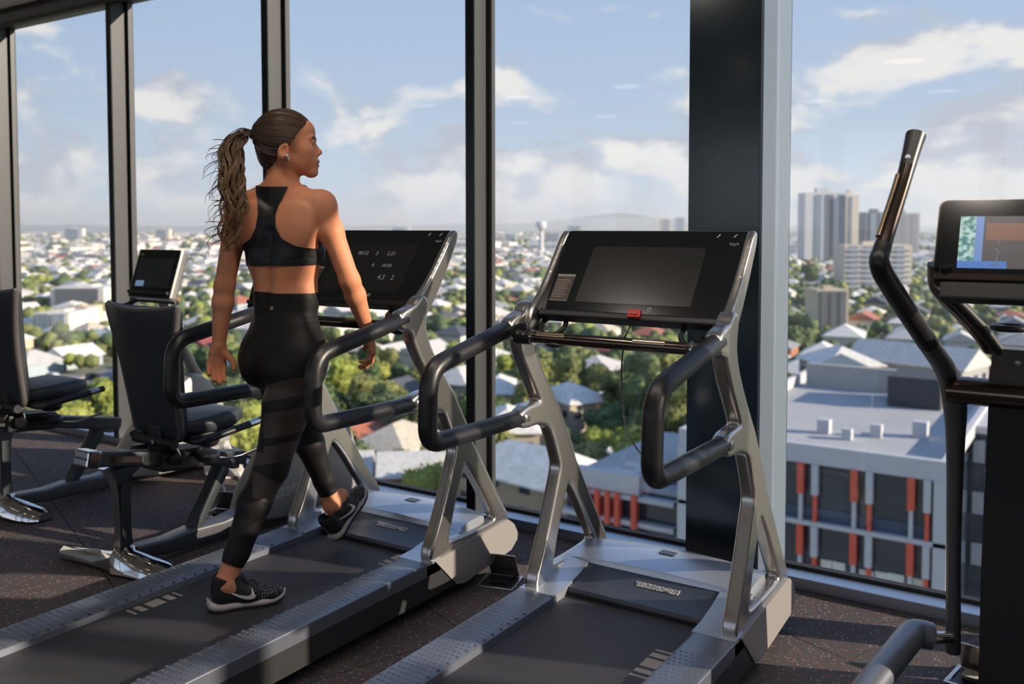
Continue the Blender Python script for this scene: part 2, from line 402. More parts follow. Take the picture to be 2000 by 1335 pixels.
xs = [-11.0, -8.68, -7.19, -5.695, -4.165, -2.68, -1.20, .29, 2.2, 3.7, 4.6]
for i in range(10):
    win = empty(f'window_{i+1}', ((xs[i]+xs[i+1])/2, YG, 0)); win.location = (0, 0, 0)
    tag(win, kind='structure', label='tall window pane with bronze-grey mullion, bay %d of the glazed wall counted from the far left' % (i+1))
    MB().box((xs[i]+.01, YG-.006, .04), (xs[i+1]-.04 if i != 5 else -1.53, YG+.006, HEADZ+.02)).build('pane', M_glass, win)
    if i and i != 6: mullion(win, xs[i])
# --- the wide column in the glazed wall
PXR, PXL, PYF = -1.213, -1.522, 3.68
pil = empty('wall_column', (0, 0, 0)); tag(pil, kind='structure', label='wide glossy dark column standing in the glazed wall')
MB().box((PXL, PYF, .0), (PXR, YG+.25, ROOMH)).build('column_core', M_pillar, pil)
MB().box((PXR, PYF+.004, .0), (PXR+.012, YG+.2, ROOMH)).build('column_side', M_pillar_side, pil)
# ================================================================== THE SUBURB OUTSIDE (ground 40 m below the gym floor)
GZ = -38.5
rng = random.Random(11)
def proj(p):
    v = np.array(p, float)-np.array((0, 0, CAMH)); z = v@_F
    return (CX+CF*(v@_R)/z, CY-CF*(v@_U)/z, z) if z > .1 else (1e9, 1e9, z)
def simple(name, col, rough=.8, var=None, metal=0.0): return mat(name, col, rough, metal, var=var)
M_ground = mat('suburban ground', (.15, .17, .08), .95, var=(.035, (.24, .215, .17)))
M_asph = simple('asphalt', (.20, .20, .21), .9, (.2, (.26, .26, .27)))
M_conc = simple('pale concrete', (.46, .44, .41), .85, (.15, (.38, .37, .36)))
ROOFS = {'white': (.82, .78, .71), 'pale grey': (.60, .585, .56), 'mid grey': (.33, .33, .34), 'charcoal': (.10, .105, .12),
         'terracotta': (.42, .15, .09), 'dull red': (.30, .08, .065), 'blue-grey': (.24, .32, .37), 'cream': (.58, .52, .41)}
M_roof = {k: simple('roof '+k, c, .55, (1.3, tuple(x*.72 for x in c), .8)) for k, c in ROOFS.items()}
WALLS = {'white': (.76, .71, .64), 'cream': (.56, .48, .36), 'grey': (.34, .34, .35), 'brick': (.36, .15, .085), 'pale blue': (.40, .47, .52), 'tan': (.44, .33, .22)}
M_hwall = {k: simple('house wall '+k, c, .8, (1.0, tuple(x*.85 for x in c), .7)) for k, c in WALLS.items()}
M_pane = mat('house window', (.03, .035, .045), .12)
M_trunk = simple('bark', (.10, .075, .055), .9)
def leaf_mat(name, a, b, c):
    m = mat(name, a, .75); t = m.node_tree; bs = t.nodes['Principled BSDF']
    g = t.nodes.new('ShaderNodeTexCoord'); n = t.nodes.new('ShaderNodeTexNoise'); n.inputs['Scale'].default_value = 1.1; n.inputs['Detail'].default_value = 6
    t.links.new(g.outputs['Object'], n.inputs['Vector'])
    oi = t.nodes.new('ShaderNodeObjectInfo')
    x = mixc(t, mrange(t, n.outputs['Fac'], .36, .64), a, b); x = mixc(t, mrange(t, oi.outputs['Random'], .3, 1.0, 0, .75), x, c)
    t.links.new(x, bs.inputs['Base Color'])
    tl = t.nodes.new('ShaderNodeBsdfTranslucent'); t.links.new(x, tl.inputs[0]); mx = t.nodes.new('ShaderNodeMixShader'); mx.inputs[0].default_value = .25
    t.links.new(bs.outputs[0], mx.inputs[1]); t.links.new(tl.outputs[0], mx.inputs[2]); t.links.new(mx.outputs[0], t.nodes['Material Output'].inputs[0]); return m
M_leaf = [leaf_mat('gum leaves', (.10, .13, .045), (.26, .29, .09), (.33, .33, .12)), leaf_mat('dark fig leaves', (.05, .09, .04), (.14, .21, .07), (.16, .19, .08)),
          leaf_mat('bright leaves', (.19, .26, .045), (.38, .42, .09), (.45, .42, .10))]
gm = MB()
ring = [60, 200, 500, 1200, 3000, 7000, 14000]
for i, r in enumerate(ring):
    for k in range(49):
        a = radians(20 + k*3.4)
        gm.v.append((r*cos(a), r*sin(a), GZ))
for i in range(len(ring)-1):
    for k in range(48): q = i*49+k; gm.f.append((q, q+49, q+50, q+1))
tag(gm.build('ground', M_ground), label='flat suburban ground stretching to the horizon', kind='structure')
# far ridge of hills
hm = MB(); N = 90
prof = lambda px: 36*math.exp(-((px-1215)/70)**2) + 24*math.exp(-((px-1110)/60)**2) + 14*math.exp(-((px-1300)/130)**2) + 8*math.exp(-((px-980)/90)**2) + 7 + 3*sin(px/60.) + 2.5*sin(px/23.+1)
for k in range(N):
    px = -250 + k*2500/(N-1); d = pray(px, 444); d = d/np.linalg.norm(d[:2]); dist = 11500
    top = CAMH + max(prof(px)*.62, 2)/CF*dist*.86
    hm.v += [(d[0]*dist, d[1]*dist, GZ-5), (d[0]*(dist+700), d[1]*(dist+700), top), (d[0]*(dist+2500), d[1]*(dist+2500), GZ-5)]
for k in range(N-1):
    a = 3*k; hm.f += [(a, a+1, a+4, a+3), (a+1, a+2, a+5, a+4)]
tag(hm.build('hills', simple('distant hills', (.09, .13, .07), .95, (.002, (.14, .16, .09))), smooth=180), label='low ridge of distant hills on the horizon', kind='structure')

# ---- houses
def house_meshes(w_, l_, h, pitch, gable, eave=.6):
    wv = MB().box((-w_/2, -l_/2, 0), (w_/2, l_/2, h)); W, L = w_/2+eave, l_/2+eave; rh = W*pitch
    r = MB(); z0 = h-.12
    if gable:
        r.v += [(-W, -L, z0), (W, -L, z0), (W, L, z0), (-W, L, z0), (0, -L, z0+rh), (0, L, z0+rh), (-W, -L, z0-.2), (W, -L, z0-.2), (W, L, z0-.2), (-W, L, z0-.2)]
        r.f += [(0, 4, 5, 3), (1, 2, 5, 4), (0, 1, 4), (2, 3, 5), (6, 7, 1, 0), (7, 8, 2, 1), (8, 9, 3, 2), (9, 6, 0, 3), (9, 8, 7, 6)]
    else:
        k = max(L-W, .3)
        r.v += [(-W, -L, z0), (W, -L, z0), (W, L, z0), (-W, L, z0), (0, -k, z0+rh), (0, k, z0+rh), (-W, -L, z0-.2), (W, -L, z0-.2), (W, L, z0-.2), (-W, L, z0-.2)]
        r.f += [(0, 4, 5, 3), (1, 2, 5, 4), (0, 1, 4), (2, 3, 5), (6, 7, 1, 0), (7, 8, 2, 1), (8, 9, 3, 2), (9, 6, 0, 3), (9, 8, 7, 6)]
    return wv, r
HV = []
for i in range(12):
    w_ = rng.uniform(8, 11.5); l_ = w_*rng.uniform(1.1, 1.45); h = rng.choice((3.2, 3.6, 5.6, 6.2)); g = i % 3 == 0
    a, b = house_meshes(w_, l_, h, rng.uniform(.42, .62), g)
    HV.append(dict(w=w_, l=l_, h=h, gable=g, wall=a.mesh('wall', M_hwall['white']), roof=b.mesh('roof', M_roof['white'])))
pane_me = MB().box((-.75, -.06, -.65), (.75, .06, .65)).mesh('window', M_pane)
def setmat(o, m): o.material_slots[0].link = 'OBJECT'; o.material_slots[0].material = m
houses = []
def put_house(p, rz, v, roof, wall, near):
    t = empty('house', p, rz)
    setmat(link_mesh('wall', v['wall'], t), M_hwall[wall]); setmat(link_mesh('roof', v['roof'], t), M_roof[roof])
    if near:
        for s, n, along in ((-1, 3, 'x'), (1, 3, 'x'), (-1, 4, 'y'), (1, 4, 'y')):
            for k in range(n):
                for fl in range(1 if v['h'] < 5 else 2):
                    q = (k+.5)/n-.5; z = 1.7+fl*2.75
                    if along == 'x': o = link_mesh('window', pane_me, t, (q*v['w']*.95, s*v['l']/2, z))
                    else: o = link_mesh('window', pane_me, t, (s*v['w']/2, q*v['l']*.95, z)); o.rotation_euler = (0, 0, pi/2)
    houses.append([t, roof, 'gable' if v['gable'] else 'hip', wall, v['h'] > 5, p]); return t
BAYS = [(-400, 22, 'at the far left'), (22, 210, 'in the leftmost pane'), (210, 505, 'in the second pane'), (505, 905, 'behind the woman'),
        (905, 1350, 'behind the empty treadmill'), (1350, 1545, 'behind the column'), (1545, 2600, 'right of the column')]
def bay(px): return next(b for a, c, b in BAYS if a <= px < c)
def far_word(d): return 'near' if d < 190 else 'middle-distance' if d < 340 else 'distant'
ORD = 'first second third fourth fifth sixth seventh eighth ninth tenth eleventh twelfth thirteenth fourteenth fifteenth sixteenth seventeenth eighteenth nineteenth twentieth'.split()
def ordw(i): return ORD[i] if i < 20 else ('twenty-'+ORD[i-20] if i < 29 else str(i+1)+'th')
occ = []                                                      # occupied discs (x, y, r)
def free(x, y, r): return all((x-a)**2+(y-b)**2 > (r+c)**2 for a, b, c in occ)
def inview(x, y, z=GZ, mrg=90):
    q = proj((x, y, z)); return q[2] > 0 and -mrg < q[0] < 2000+mrg

# ---- office block with orange and white fins (parallel to the gym's glass)
M_ow = simple('office white panel', (.50, .50, .52), .6); M_og = mat('office glass', (.022, .032, .05), .08, spec=.8); M_or = simple('orange fin', (.66, .10, .055), .55)
M_osp = simple('office blue spandrel', (.05, .075, .125), .3); M_grof = simple('grey membrane roof', (.37, .375, .385), .85, (.25, (.44, .44, .44))); M_pl = simple('plant screen', (.045, .05, .055), .6)
pA = on_depth(1700, 920, 53.0); OY = pA.y
def on_y(px, py, Y): d = pray(px, py); t = Y/d[1]; return Vector((d[0]*t, Y, CAMH+d[2]*t))
oxl, oxr = on_y(1326, 900, OY).x, on_y(1852, 900, OY).x
zpar0, zpar1 = on_y(1533, 898, OY).z, on_y(1533, 862, OY).z
FH = zpar0 - on_y(1533, 1017, OY).z
offc = empty('office_building', ((oxl+oxr)/2, OY+11, GZ)); ox0 = (oxl+oxr)/2; L0 = oxr-oxl
def OB(lo, hi, name, m, par=None, bev=0):                     # box given in world coordinates, stored relative to the building
    par = par or offc; b = par.location if not par.parent else par.parent.location+par.location
    return MB().box([lo[i]-b[i] for i in range(3)], [hi[i]-b[i] for i in range(3)], bev).build(name, m, par)
OB((oxl+.3, OY+.45, GZ), (oxr-.3, OY+30, zpar0), 'core', M_og)
OB((oxl, OY-.05, zpar0), (oxr, OY+.5, zpar1), 'parapet', M_ow); OB((oxl, OY+.5, zpar0), (oxr, OY+30, zpar0+.25), 'roof_deck', M_grof)
OB((oxl, OY+29.5, zpar0), (oxr, OY+30, zpar1+.2), 'parapet', M_ow); OB((oxl, OY+.5, zpar0), (oxl+.4, OY+29.5, zpar1), 'parapet', M_ow); OB((oxr-.4, OY+.5, zpar0), (oxr, OY+29.5, zpar1), 'parapet', M_ow)
OB((oxr-.7, OY-.1, GZ), (oxr+.05, OY+.6, zpar0), 'corner_pier', M_ow); OB((oxl-.05, OY-.1, GZ), (oxl+.6, OY+.6, zpar0), 'corner_pier', M_ow)
nf = 5
for fl in range(nf):
    z1 = zpar0-fl*FH; z0 = z1-FH
    OB((oxl, OY-.1, z0), (oxr, OY+.5, z0+.26), 'slab_edge', M_ow)
    OB((oxl+.6, OY+.36, z0+.26), (oxr-.7, OY+.44, z0+1.0), 'spandrel', M_osp)
mod = (on_y(1779, 1000, OY).x-on_y(1563, 1000, OY).x)/2; xo = on_y(1563, 1000, OY).x; xw = on_y(1591, 1000, OY).x-xo
k = -8
fin_me = {}
while xo+k*mod < oxr-.6:
    xa = xo+k*mod
    if xa > oxl+.7:
        for fl in range(3):
            z1 = zpar0-fl*FH; z0 = z1-FH+.26; zm = z0+(z1-z0)*.47
            for xx, top, bot in ((xa, M_or, M_ow), (xa+xw, M_ow, M_or)):
                if xx > oxr-.9: continue
                OB((xx-.19, OY-.16, zm), (xx+.19, OY+.30, z1), 'fin', top); OB((xx-.11, OY-.05, z0), (xx+.11, OY+.34, zm), 'fin', bot)
    k += 1
for px, py, wpx in ((1615, 1112, .9), (1637, 1116, 1.0), (1692, 1132, 1.0), (1722, 1136, .9), (1750, 1140, 1.1), (1797, 1150, 1.0)):
    c = on_y(px, py, OY+.36); OB((c.x-wpx*.42, OY+.30, c.z-.75), (c.x+wpx*.42, OY+.40, c.z+.6), 'white_furniture', simple('white furniture', (.66, .64, .56), .7), bev=.15)  # flush boxes standing for white furniture behind the glass
c = on_y(1800, 815, OY+22); OB((c.x-2.2, OY+20, zpar0+.25), (c.x+1.6, OY+25, zpar0+2.6), 'plant_room', M_pl)
c = on_y(1640, 815, OY+22); OB((oxl+1, OY+26, zpar0+.25), (c.x+5.5, OY+26.6, zpar0+2.2), 'screen_wall', M_conc)
for px, py, s in ((1712, 845, .35), (1798, 846, .45), (1610, 838, .4), (1655, 850, .3)):
    c = on_z(px, py, zpar0+.5); OB((c.x-s, c.y-s, zpar0+.2), (c.x+s, c.y+s, zpar0+.25+s*2.4), 'roof_vent', M_ow)
tag(offc, 'white-framed office block with staggered orange and white fins and flat grey roof', 'building')
occ.append((ox0, OY+15, 24))
# second, lower office wing with plain red fins
p2 = on_depth(1200, 980, 66.0); WY = p2.y; wing = empty('office_building', (p2.x, WY+8, GZ)); wx0, wx1 = on_y(1100, 950, WY).x, on_y(1318, 950, WY).x
wz = on_y(1250, 964, WY).z; wt = on_y(1200, 922, WY).z; WH = wz-on_y(1250, 1014, WY).z
OB((wx0, WY+.5, GZ), (wx1, WY+18, wz), 'core', M_og, wing)
wm = on_y(1250, 950, WY).x
OB((wx0, WY-.2, wz-.1), (wm, WY+.6, wt), 'parapet', M_ow, wing); OB((wx0, WY+.6, wz), (wx1, WY+18, wz+.3), 'roof_deck', M_grof, wing)
OB((wm, WY+2.5, wz), (wx1, WY+3.0, wt), 'set_back_wall', M_osp, wing)
for fl in range(4): OB((wx0, WY-.2, wz-.55-fl*WH), (wx1, WY+.55, wz-.2-fl*WH), 'slab_edge', M_ow, wing)
for px in (1150, 1170, 1190, 1209, 1242):
    xx = on_y(px, 1000, WY).x
    OB((xx-.2, WY-.45, GZ), (xx+.2, WY+.1, wz-.1), 'fin', M_or, wing)
for px, py in ((1245, 917), (1222, 929), (1268, 926)):
    c = on_z(px, py, wz+.6); OB((c.x-1.1, c.y-.7, wz+.3), (c.x+1.1, c.y+.7, wz+1.0), 'roof_unit', M_ow, wing, .2)
tag(wing, 'low office wing with tall red fins below the empty treadmill', 'building'); occ.append((p2.x, WY+9, 15))
# dark block with alternating panels at the far right
p3 = on_depth(1990, 1000, 60.0); DYp = p3.y; dark = empty('office_building', (p3.x, DYp+6, GZ)); dx0, dx1 = on_y(1880, 1000, DYp).x, on_y(2080, 1000, DYp).x; dzt = on_y(1900, 845, DYp).z
M_dk = simple('dark cladding', (.06, .065, .085), .45)
OB((dx0, DYp+.3, GZ), (dx1, DYp+14, dzt), 'core', M_dk, dark); OB((dx0-.2, DYp, dzt), (dx1, DYp+14, dzt+.5), 'parapet', M_ow, dark); OB((dx0-.35, DYp-.1, GZ), (dx0, DYp+.4, dzt), 'corner_pier', M_ow, dark)
for i in range(5):
    for j in range(6):
        xa = dx0+.55+i*1.6+(.8 if j % 2 else 0); za = dzt-.5-j*1.75
        if xa+.7 < dx1: OB((xa, DYp+.12, za-1.5), (xa+.7, DYp+.3, za), 'light_panel', M_ow, dark)
tag(dark, 'dark clad block with alternating pale panels beside the cross trainer', 'building'); occ.append((p3.x, DYp+7, 14))

# ---- towers and landmark blocks far off
def block(name, px0, px1, ytop, dist, dep, col, label, stripes, sm, rz=0.0, right=None, cat='building', ph=None):
    a = pray((px0+px1)/2, 444)*dist; wd = (px1-px0)/CF*dist; top = CAMH+(444-ytop)/CF*dist
    ang = atan2(_R[1], _R[0])+rz; t = empty(name, (a[0], a[1], GZ), ang); H = top-GZ
    MB().box((-wd/2, 0, 0), (wd/2, dep, H)).build('wall', col, t)
    if right: MB().box((wd/2-.05, -.3, 0), (wd/2+.4, dep, H)).build('end_wall', right, t)
    for s0, s1, m in stripes: MB().box((wd*(s0-.5), -.8, H*.05), (wd*(s1-.5), .2, H*.97)).build('window_column', m, t)
    n = max(4, int(H/3.1)); 
    if ph: 
        for i in range(n): MB().box((-wd/2-.2, -1.0, (i+.0)*H/n), (wd/2+.2, .3, (i+.28)*H/n)).build('floor_band', ph, t)
    MB().box((-wd*.18, dep*.3, H), (wd*.12, dep*.6, H+H*.07)).build('lift_overrun', col, t)
    tag(t, label, cat); occ.append((a[0], a[1], wd*.6)); return t
M_tw = simple('tower white', (.55, .56, .58), .7); M_tb = simple('tower blue-grey', (.20, .25, .31), .5); M_tc = simple('tower cream', (.62, .55, .45), .7); M_td = simple('tower dark', (.13, .14, .155), .6)
block('apartment_tower', 1572, 1655, 376, 980, 26, M_tw, 'tall white apartment tower on the skyline right of the column', [(.25, .38, M_tb), (.50, .66, M_td), (.8, .9, M_tb)], 0, ph=None)
block('apartment_tower', 1652, 1677, 380, 975, 22, M_tc, 'right face of the white tower, its sunlight put into a cream colour', [(.3, .45, M_tb)], 0)  # sunlit side of the same tower, light painted as cream
block('apartment_block', 1690, 1738, 414, 1120, 25, M_td, 'dark grey apartment block behind the trainer handle', [(.2, .4, M_tb), (.6, .8, M_tb)], 0)
block('apartment_block', 1735, 1796, 416, 1140, 25, simple('tower grey', (.28, .285, .29), .7), 'grey balconied apartment block right of the trainer handle', [(.15, .3, M_td), (.45, .6, M_td), (.75, .9, M_td)], 0, ph=M_tw)
block('apartment_block', 1650, 1782, 478, 560, 18, M_tc, 'long low cream apartment block below the white tower', [(.08, .2, M_tb), (.3, .42, M_tb), (.52, .64, M_tb), (.76, .88, M_tb)], 0, ph=M_tw)
block('apartment_block', 1598, 1660, 566, 330, 14, M_hwall['cream'], 'small cream flat-roofed block of flats amid trees', [(.1, .3, M_td), (.4, .6, M_td), (.7, .9, M_td)], 0)
block('warehouse', 95, 200, 562, 420, 30, M_roof['white'], 'big white curved-front shopping hall in the first pane', [(.1, .9, M_td)], 0)
block('warehouse', 60, 130, 612, 330, 24, M_hwall['white'], 'long white flat-roofed hall below the shopping hall', [(.1, .45, M_tb), (.55, .9, M_tb)], 0)
block('warehouse', 120, 165, 600, 350, 14, M_hwall['cream'], 'cream hall with a red awning in the first pane', [(.05, .95, M_roof['dull red'])], 0)
for i, (x0, x1, yt, dd) in enumerate(((1105, 1140, 440, 2300), (1290, 1312, 427, 3000), (1318, 1340, 424, 2900), (1060, 1100, 454, 1900), (985, 1010, 456, 1700), (560, 600, 446, 2400), (760, 800, 444, 2500), (300, 330, 447, 2300), (120, 160, 446, 2300))):
    block('distant_building', x0, x1, yt, dd, 20, (M_tw, M_tc)[i % 2], ('pale distant building on the skyline %s, %s from the left' % ('behind the treadmill' if x0 > 905 else 'left of the woman' if x0 < 505 else 'beside the woman', ORD[{0: 2, 1: 3, 2: 4, 3: 1, 4: 0, 5: 0, 6: 1, 7: 1, 8: 0}[i]])), [(.2, .8, M_tb)], 0)
a = pray(1057, 470)*1300; wt_ = empty('water_tower', (a[0], a[1], GZ)); hh = CAMH+(444-432)/CF*1300-GZ
MB().lathe([(5, 0), (3.2, hh*.2), (3.0, hh*.72)], 14).build('shaft', M_tw, wt_, 60); MB().lathe([(3.0, hh*.72), (7.5, hh*.84), (7.5, hh*.96), (5, hh), (0, hh)], 18).build('tank', M_tw, wt_, 60)
tag(wt_, 'slim white water tower on the skyline behind the treadmill', 'tower')
# broad roofs placed by hand: (roof centre pixel, distance, width, length, height, angle, roof, wall, gable)
for px, py, d, w_, l_, h, an, rf, wl, g in ((793, 893, 116, 7.6, 6.2, 4.4, -50, 'pale grey', 'brick', True), (668, 893, 118, 7.6, 7.0, 4.4, -50, 'pale grey', 'brick', True), (890, 893, 122, 7.6, 6.0, 4.4, -50, 'pale grey', 'brick', True),
        (1055, 895, 100, 10, 19, 5.0, 80, 'white', 'tan', False), (1000, 880, 112, 8, 10, 6, 25, 'mid grey', 'grey', False), (1185, 885, 108, 9, 14, 5.6, 75, 'pale grey', 'grey', True),
        (1030, 800, 160, 9, 12, 5.2, 40, 'pale grey', 'white', False), (975, 745, 190, 10, 13, 4, 30, 'white', 'cream', False), (1025, 745, 185, 9, 12, 4, 20, 'white', 'white', True), (1120, 760, 175, 9, 13, 4, 60, 'white', 'cream', False),
        (990, 810, 150, 10, 14, 4, 35, 'white', 'cream', False), (1160, 770, 170, 9, 11, 4, 20, 'pale grey', 'white', False), (1665, 715, 150, 9, 12, 7, 30, 'cream', 'cream', True), (1715, 735, 140, 9, 13, 8, 20, 'cream', 'cream', False), (1600, 740, 145, 9, 12, 5, 15, 'pale grey', 'white', False),
        (1640, 690, 165, 10, 12, 4, 40, 'white', 'grey', False), (1790, 690, 175, 12, 22, 4, 75, 'pale grey', 'grey', True), (1780, 772, 110, 12, 24, 5, 78, 'blue-grey', 'white', True), (1580, 770, 110, 10, 15, 5, 78, 'mid grey', 'grey', False)):
    c = pray(px, py)*d; z = CAMH+c[2]; v = {}
    if not free(c[0], c[1], min(w_, l_)*.42): continue
    aw, ar = house_meshes(w_, l_, h, .5, g); zz = z-h-1.2
    if zz > GZ: aw = MB().box((-w_/2, -l_/2, GZ-zz), (w_/2, l_/2, h))
    v = dict(w=w_, l=l_, h=h, gable=g, wall=aw.mesh('wall', M_hwall[wl]), roof=ar.mesh('roof', M_roof[rf]))
    put_house(Vector((c[0], c[1], max(zz, GZ))), radians(an), v, rf, wl, True); occ.append((c[0], c[1], (w_+l_)*.27))
# roads and car parks
def road(pts, wd, name='road', m=None, label=None):
    b = MB(); P = [Vector(p) for p in pts]
    for i in range(len(P)-1):
        t = (P[i+1]-P[i]).normalized(); n = Vector((-t.y, t.x, 0))*wd/2; b.add([P[i]-n, P[i]+n, P[i+1]+n, P[i+1]-n, P[i]-n-Vector((0, 0, .3)), P[i]+n-Vector((0, 0, .3)), P[i+1]+n-Vector((0, 0, .3)), P[i+1]-n-Vector((0, 0, .3))], [(3, 2, 1, 0), (0, 1, 5, 4), (2, 3, 7, 6), (0, 4, 7, 3), (1, 2, 6, 5)])
    o = b.build(name, m or M_asph); tag(o, kind='structure', label=label); return o
rz0 = GZ+.12
road([on_z(100, 760, rz0), on_z(240, 720, rz0), on_z(420, 690, rz0), on_z(640, 640, rz0)], 9, label='grey street curving through the first panes')
cp = on_z(150, 790, rz0); road([cp+Vector((-30, -8, 0)), cp+Vector((26, 12, 0))], 34, 'car_park', M_asph, 'wide grey car park at the lower left'); occ.append((cp.x, cp.y, 26)); occ.append((cp.x-18, cp.y-6, 20))
for q in ((130, 745), (190, 742), (330, 702), (260, 716), (520, 668)): c = on_z(*q, rz0); occ.append((c.x, c.y, 9))
road([on_z(1230, 780, rz0), on_z(1120, 800, rz0), on_z(960, 830, rz0)], 7, label='side street among the trees behind the empty treadmill')
# cars in the car park and on the streets
M_car = {k: mat('car '+k, c, .3, .1, coat=.5) for k, c in {'white': (.6, .6, .6), 'silver': (.35, .36, .38), 'red': (.35, .03, .03), 'dark': (.03, .03, .035), 'blue': (.05, .09, .2)}.items()}
M_tyre = simple('tyre', (.02, .02, .02), .9)
def car_meshes():
    b = MB().prism([(-2.1, .35), (2.1, .35), (2.15, .8), (1.2, .95), (.6, 1.42), (-1.2, 1.45), (-1.9, .98), (-2.15, .9)], -.85, .85, 'x'); g = MB().prism([(-1.7, 1.0), (1.05, 1.0), (.55, 1.36), (-1.15, 1.38)], -.87, .87, 'x')
    wl = MB()
    for sx in (-.8, .8):
        for sy in (-1.3, 1.35): wl.lathe([(.0, -.1), (.33, -.1), (.33, .1), (0, .1)], 10, Matrix.Translation((sx, sy, .33)) @ Matrix.Rotation(pi/2, 4, 'Y'))
    return b.mesh('body', M_car['white']), g.mesh('glazing', M_pane), wl.mesh('wheels', M_tyre)
CARM = car_meshes(); ncar = {}
for px, py in [(100+27*i, 738+((i*7) % 4)*3-i*.7) for i in range(4)]+[(175, 770), (196, 775), (150, 715), (300, 704), (380, 692), (1040, 815), (1180, 790)]:
    c = on_z(px, py, rz0); t = empty('car', c, radians(rng.choice((15, 105, 20)))); k = rng.choice(list(M_car)); ncar[k] = ncar.get(k, 0)+1
    setmat(link_mesh('body', CARM[0], t), M_car[k]); link_mesh('glazing', CARM[1], t); link_mesh('wheels', CARM[2], t)
    tag(t, 'small %s car parked %s, %s %s one' % (k, 'at the lower left outside' if px < 240 else 'on the street left of the woman' if px < 500 else 'on the side street behind the treadmill', ordw(ncar[k]-1), k), 'car', 'cars outside')

# ---- the street grid of houses
SA = radians(7); e1 = Vector((cos(SA), sin(SA), 0)); e2 = Vector((-sin(SA), cos(SA), 0)); cand = []
for r in range(-80, 90):
    off = r*23 + (6 if r % 2 else -6)
    for c in range(-100, 100):
        p = e1*(c*16.5+rng.uniform(-2, 2)) + e2*(off+rng.uniform(-2, 2)); d = p.length
        if 75 < d < 1500 and inview(p.x, p.y, mrg=1000): cand.append((d, p))
cand.sort(key=lambda t: t[0]); far_h = []
RW = ['white']*9+['pale grey']*8+['mid grey']*4+['charcoal']*2+['terracotta', 'dull red', 'blue-grey', 'cream', 'cream']
for d, p in cand:
    if rng.random() < .14 or not free(p.x, p.y, 5.5): continue
    if len(houses) < 290 and d < 620 and inview(p.x, p.y):
        v = rng.choice(HV); put_house(Vector((p.x, p.y, GZ)), SA+rng.uniform(-.05, .05), v, rng.choice(RW), rng.choice(['white']*4+['cream']*2+['grey', 'brick', 'pale blue', 'tan']), d < 200); occ.append((p.x, p.y, 6.2))
    else: far_h.append(p)
seen = {}
for h in sorted(houses, key=lambda h: proj(h[5])[0]):
    q = proj(h[5]); lb = '%s %s house, %s %s roof, %s' % (far_word(q[2]), h[3]+('-walled' if h[3] != 'brick' else ''), h[1], h[2], bay(q[0])); h.append(lb); seen.setdefault(lb, []).append(h)
for lb, hs in seen.items():
    for i, h in enumerate(hs): tag(h[0], lb+('' if len(hs) == 1 else ', '+ordw(i)+' from the left'), 'house', 'suburban houses outside')
# distant houses: too many and too small to tell apart
fv, ff, fm = [], [], []; keys = ['white', 'pale grey', 'mid grey', 'terracotta', 'cream', 'charcoal']
for i in range(2700):                                         # beyond the street grid
    dd = 1500+4500*rng.random()**1.4; px = rng.uniform(-1000, 3000); c = pray(px, 460); c = c/np.linalg.norm(c[:2])*dd; far_h.append(Vector((c[0], c[1], GZ)))
for p in far_h:
    d = p.length; s = rng.uniform(9, 14)*(1 if d < 1500 else rng.uniform(1.4, 3.2)); l_ = s*rng.uniform(1.1, 1.7); h = rng.choice((3.4, 4, 6)) if d < 1500 else rng.uniform(5, 14); rh = s*.24 if d < 1500 else s*.1; a = SA+rng.choice((0, pi/2)); ca, sa = cos(a), sin(a); o = len(fv)
    loc = [(-s/2, -l_/2, 0), (s/2, -l_/2, 0), (s/2, l_/2, 0), (-s/2, l_/2, 0), (-s/2, -l_/2, h), (s/2, -l_/2, h), (s/2, l_/2, h), (-s/2, l_/2, h), (0, -l_*.28, h+rh), (0, l_*.28, h+rh)]
    fv += [(p.x+x*ca-y*sa, p.y+x*sa+y*ca, GZ+z) for x, y, z in loc]
    ff += [tuple(o+i for i in q) for q in ((0, 1, 5, 4), (1, 2, 6, 5), (2, 3, 7, 6), (3, 0, 4, 7), (4, 8, 9, 7), (5, 6, 9, 8), (4, 5, 8), (6, 7, 9))]
    rm = rng.choice((1, 1, 1, 2, 2, 3, 4, 5, 6)); fm += [0, 0, 0, 0, rm, rm, rm, rm]
fme = mesh('distant_houses', fv, ff, M_hwall['white'])
for k in keys: fme.materials.append(M_roof[k])
fme.polygons.foreach_set('material_index', fm); tag(link_mesh('distant_houses', fme), 'countless tiny distant houses spread towards the horizon', 'houses', kind='stuff')

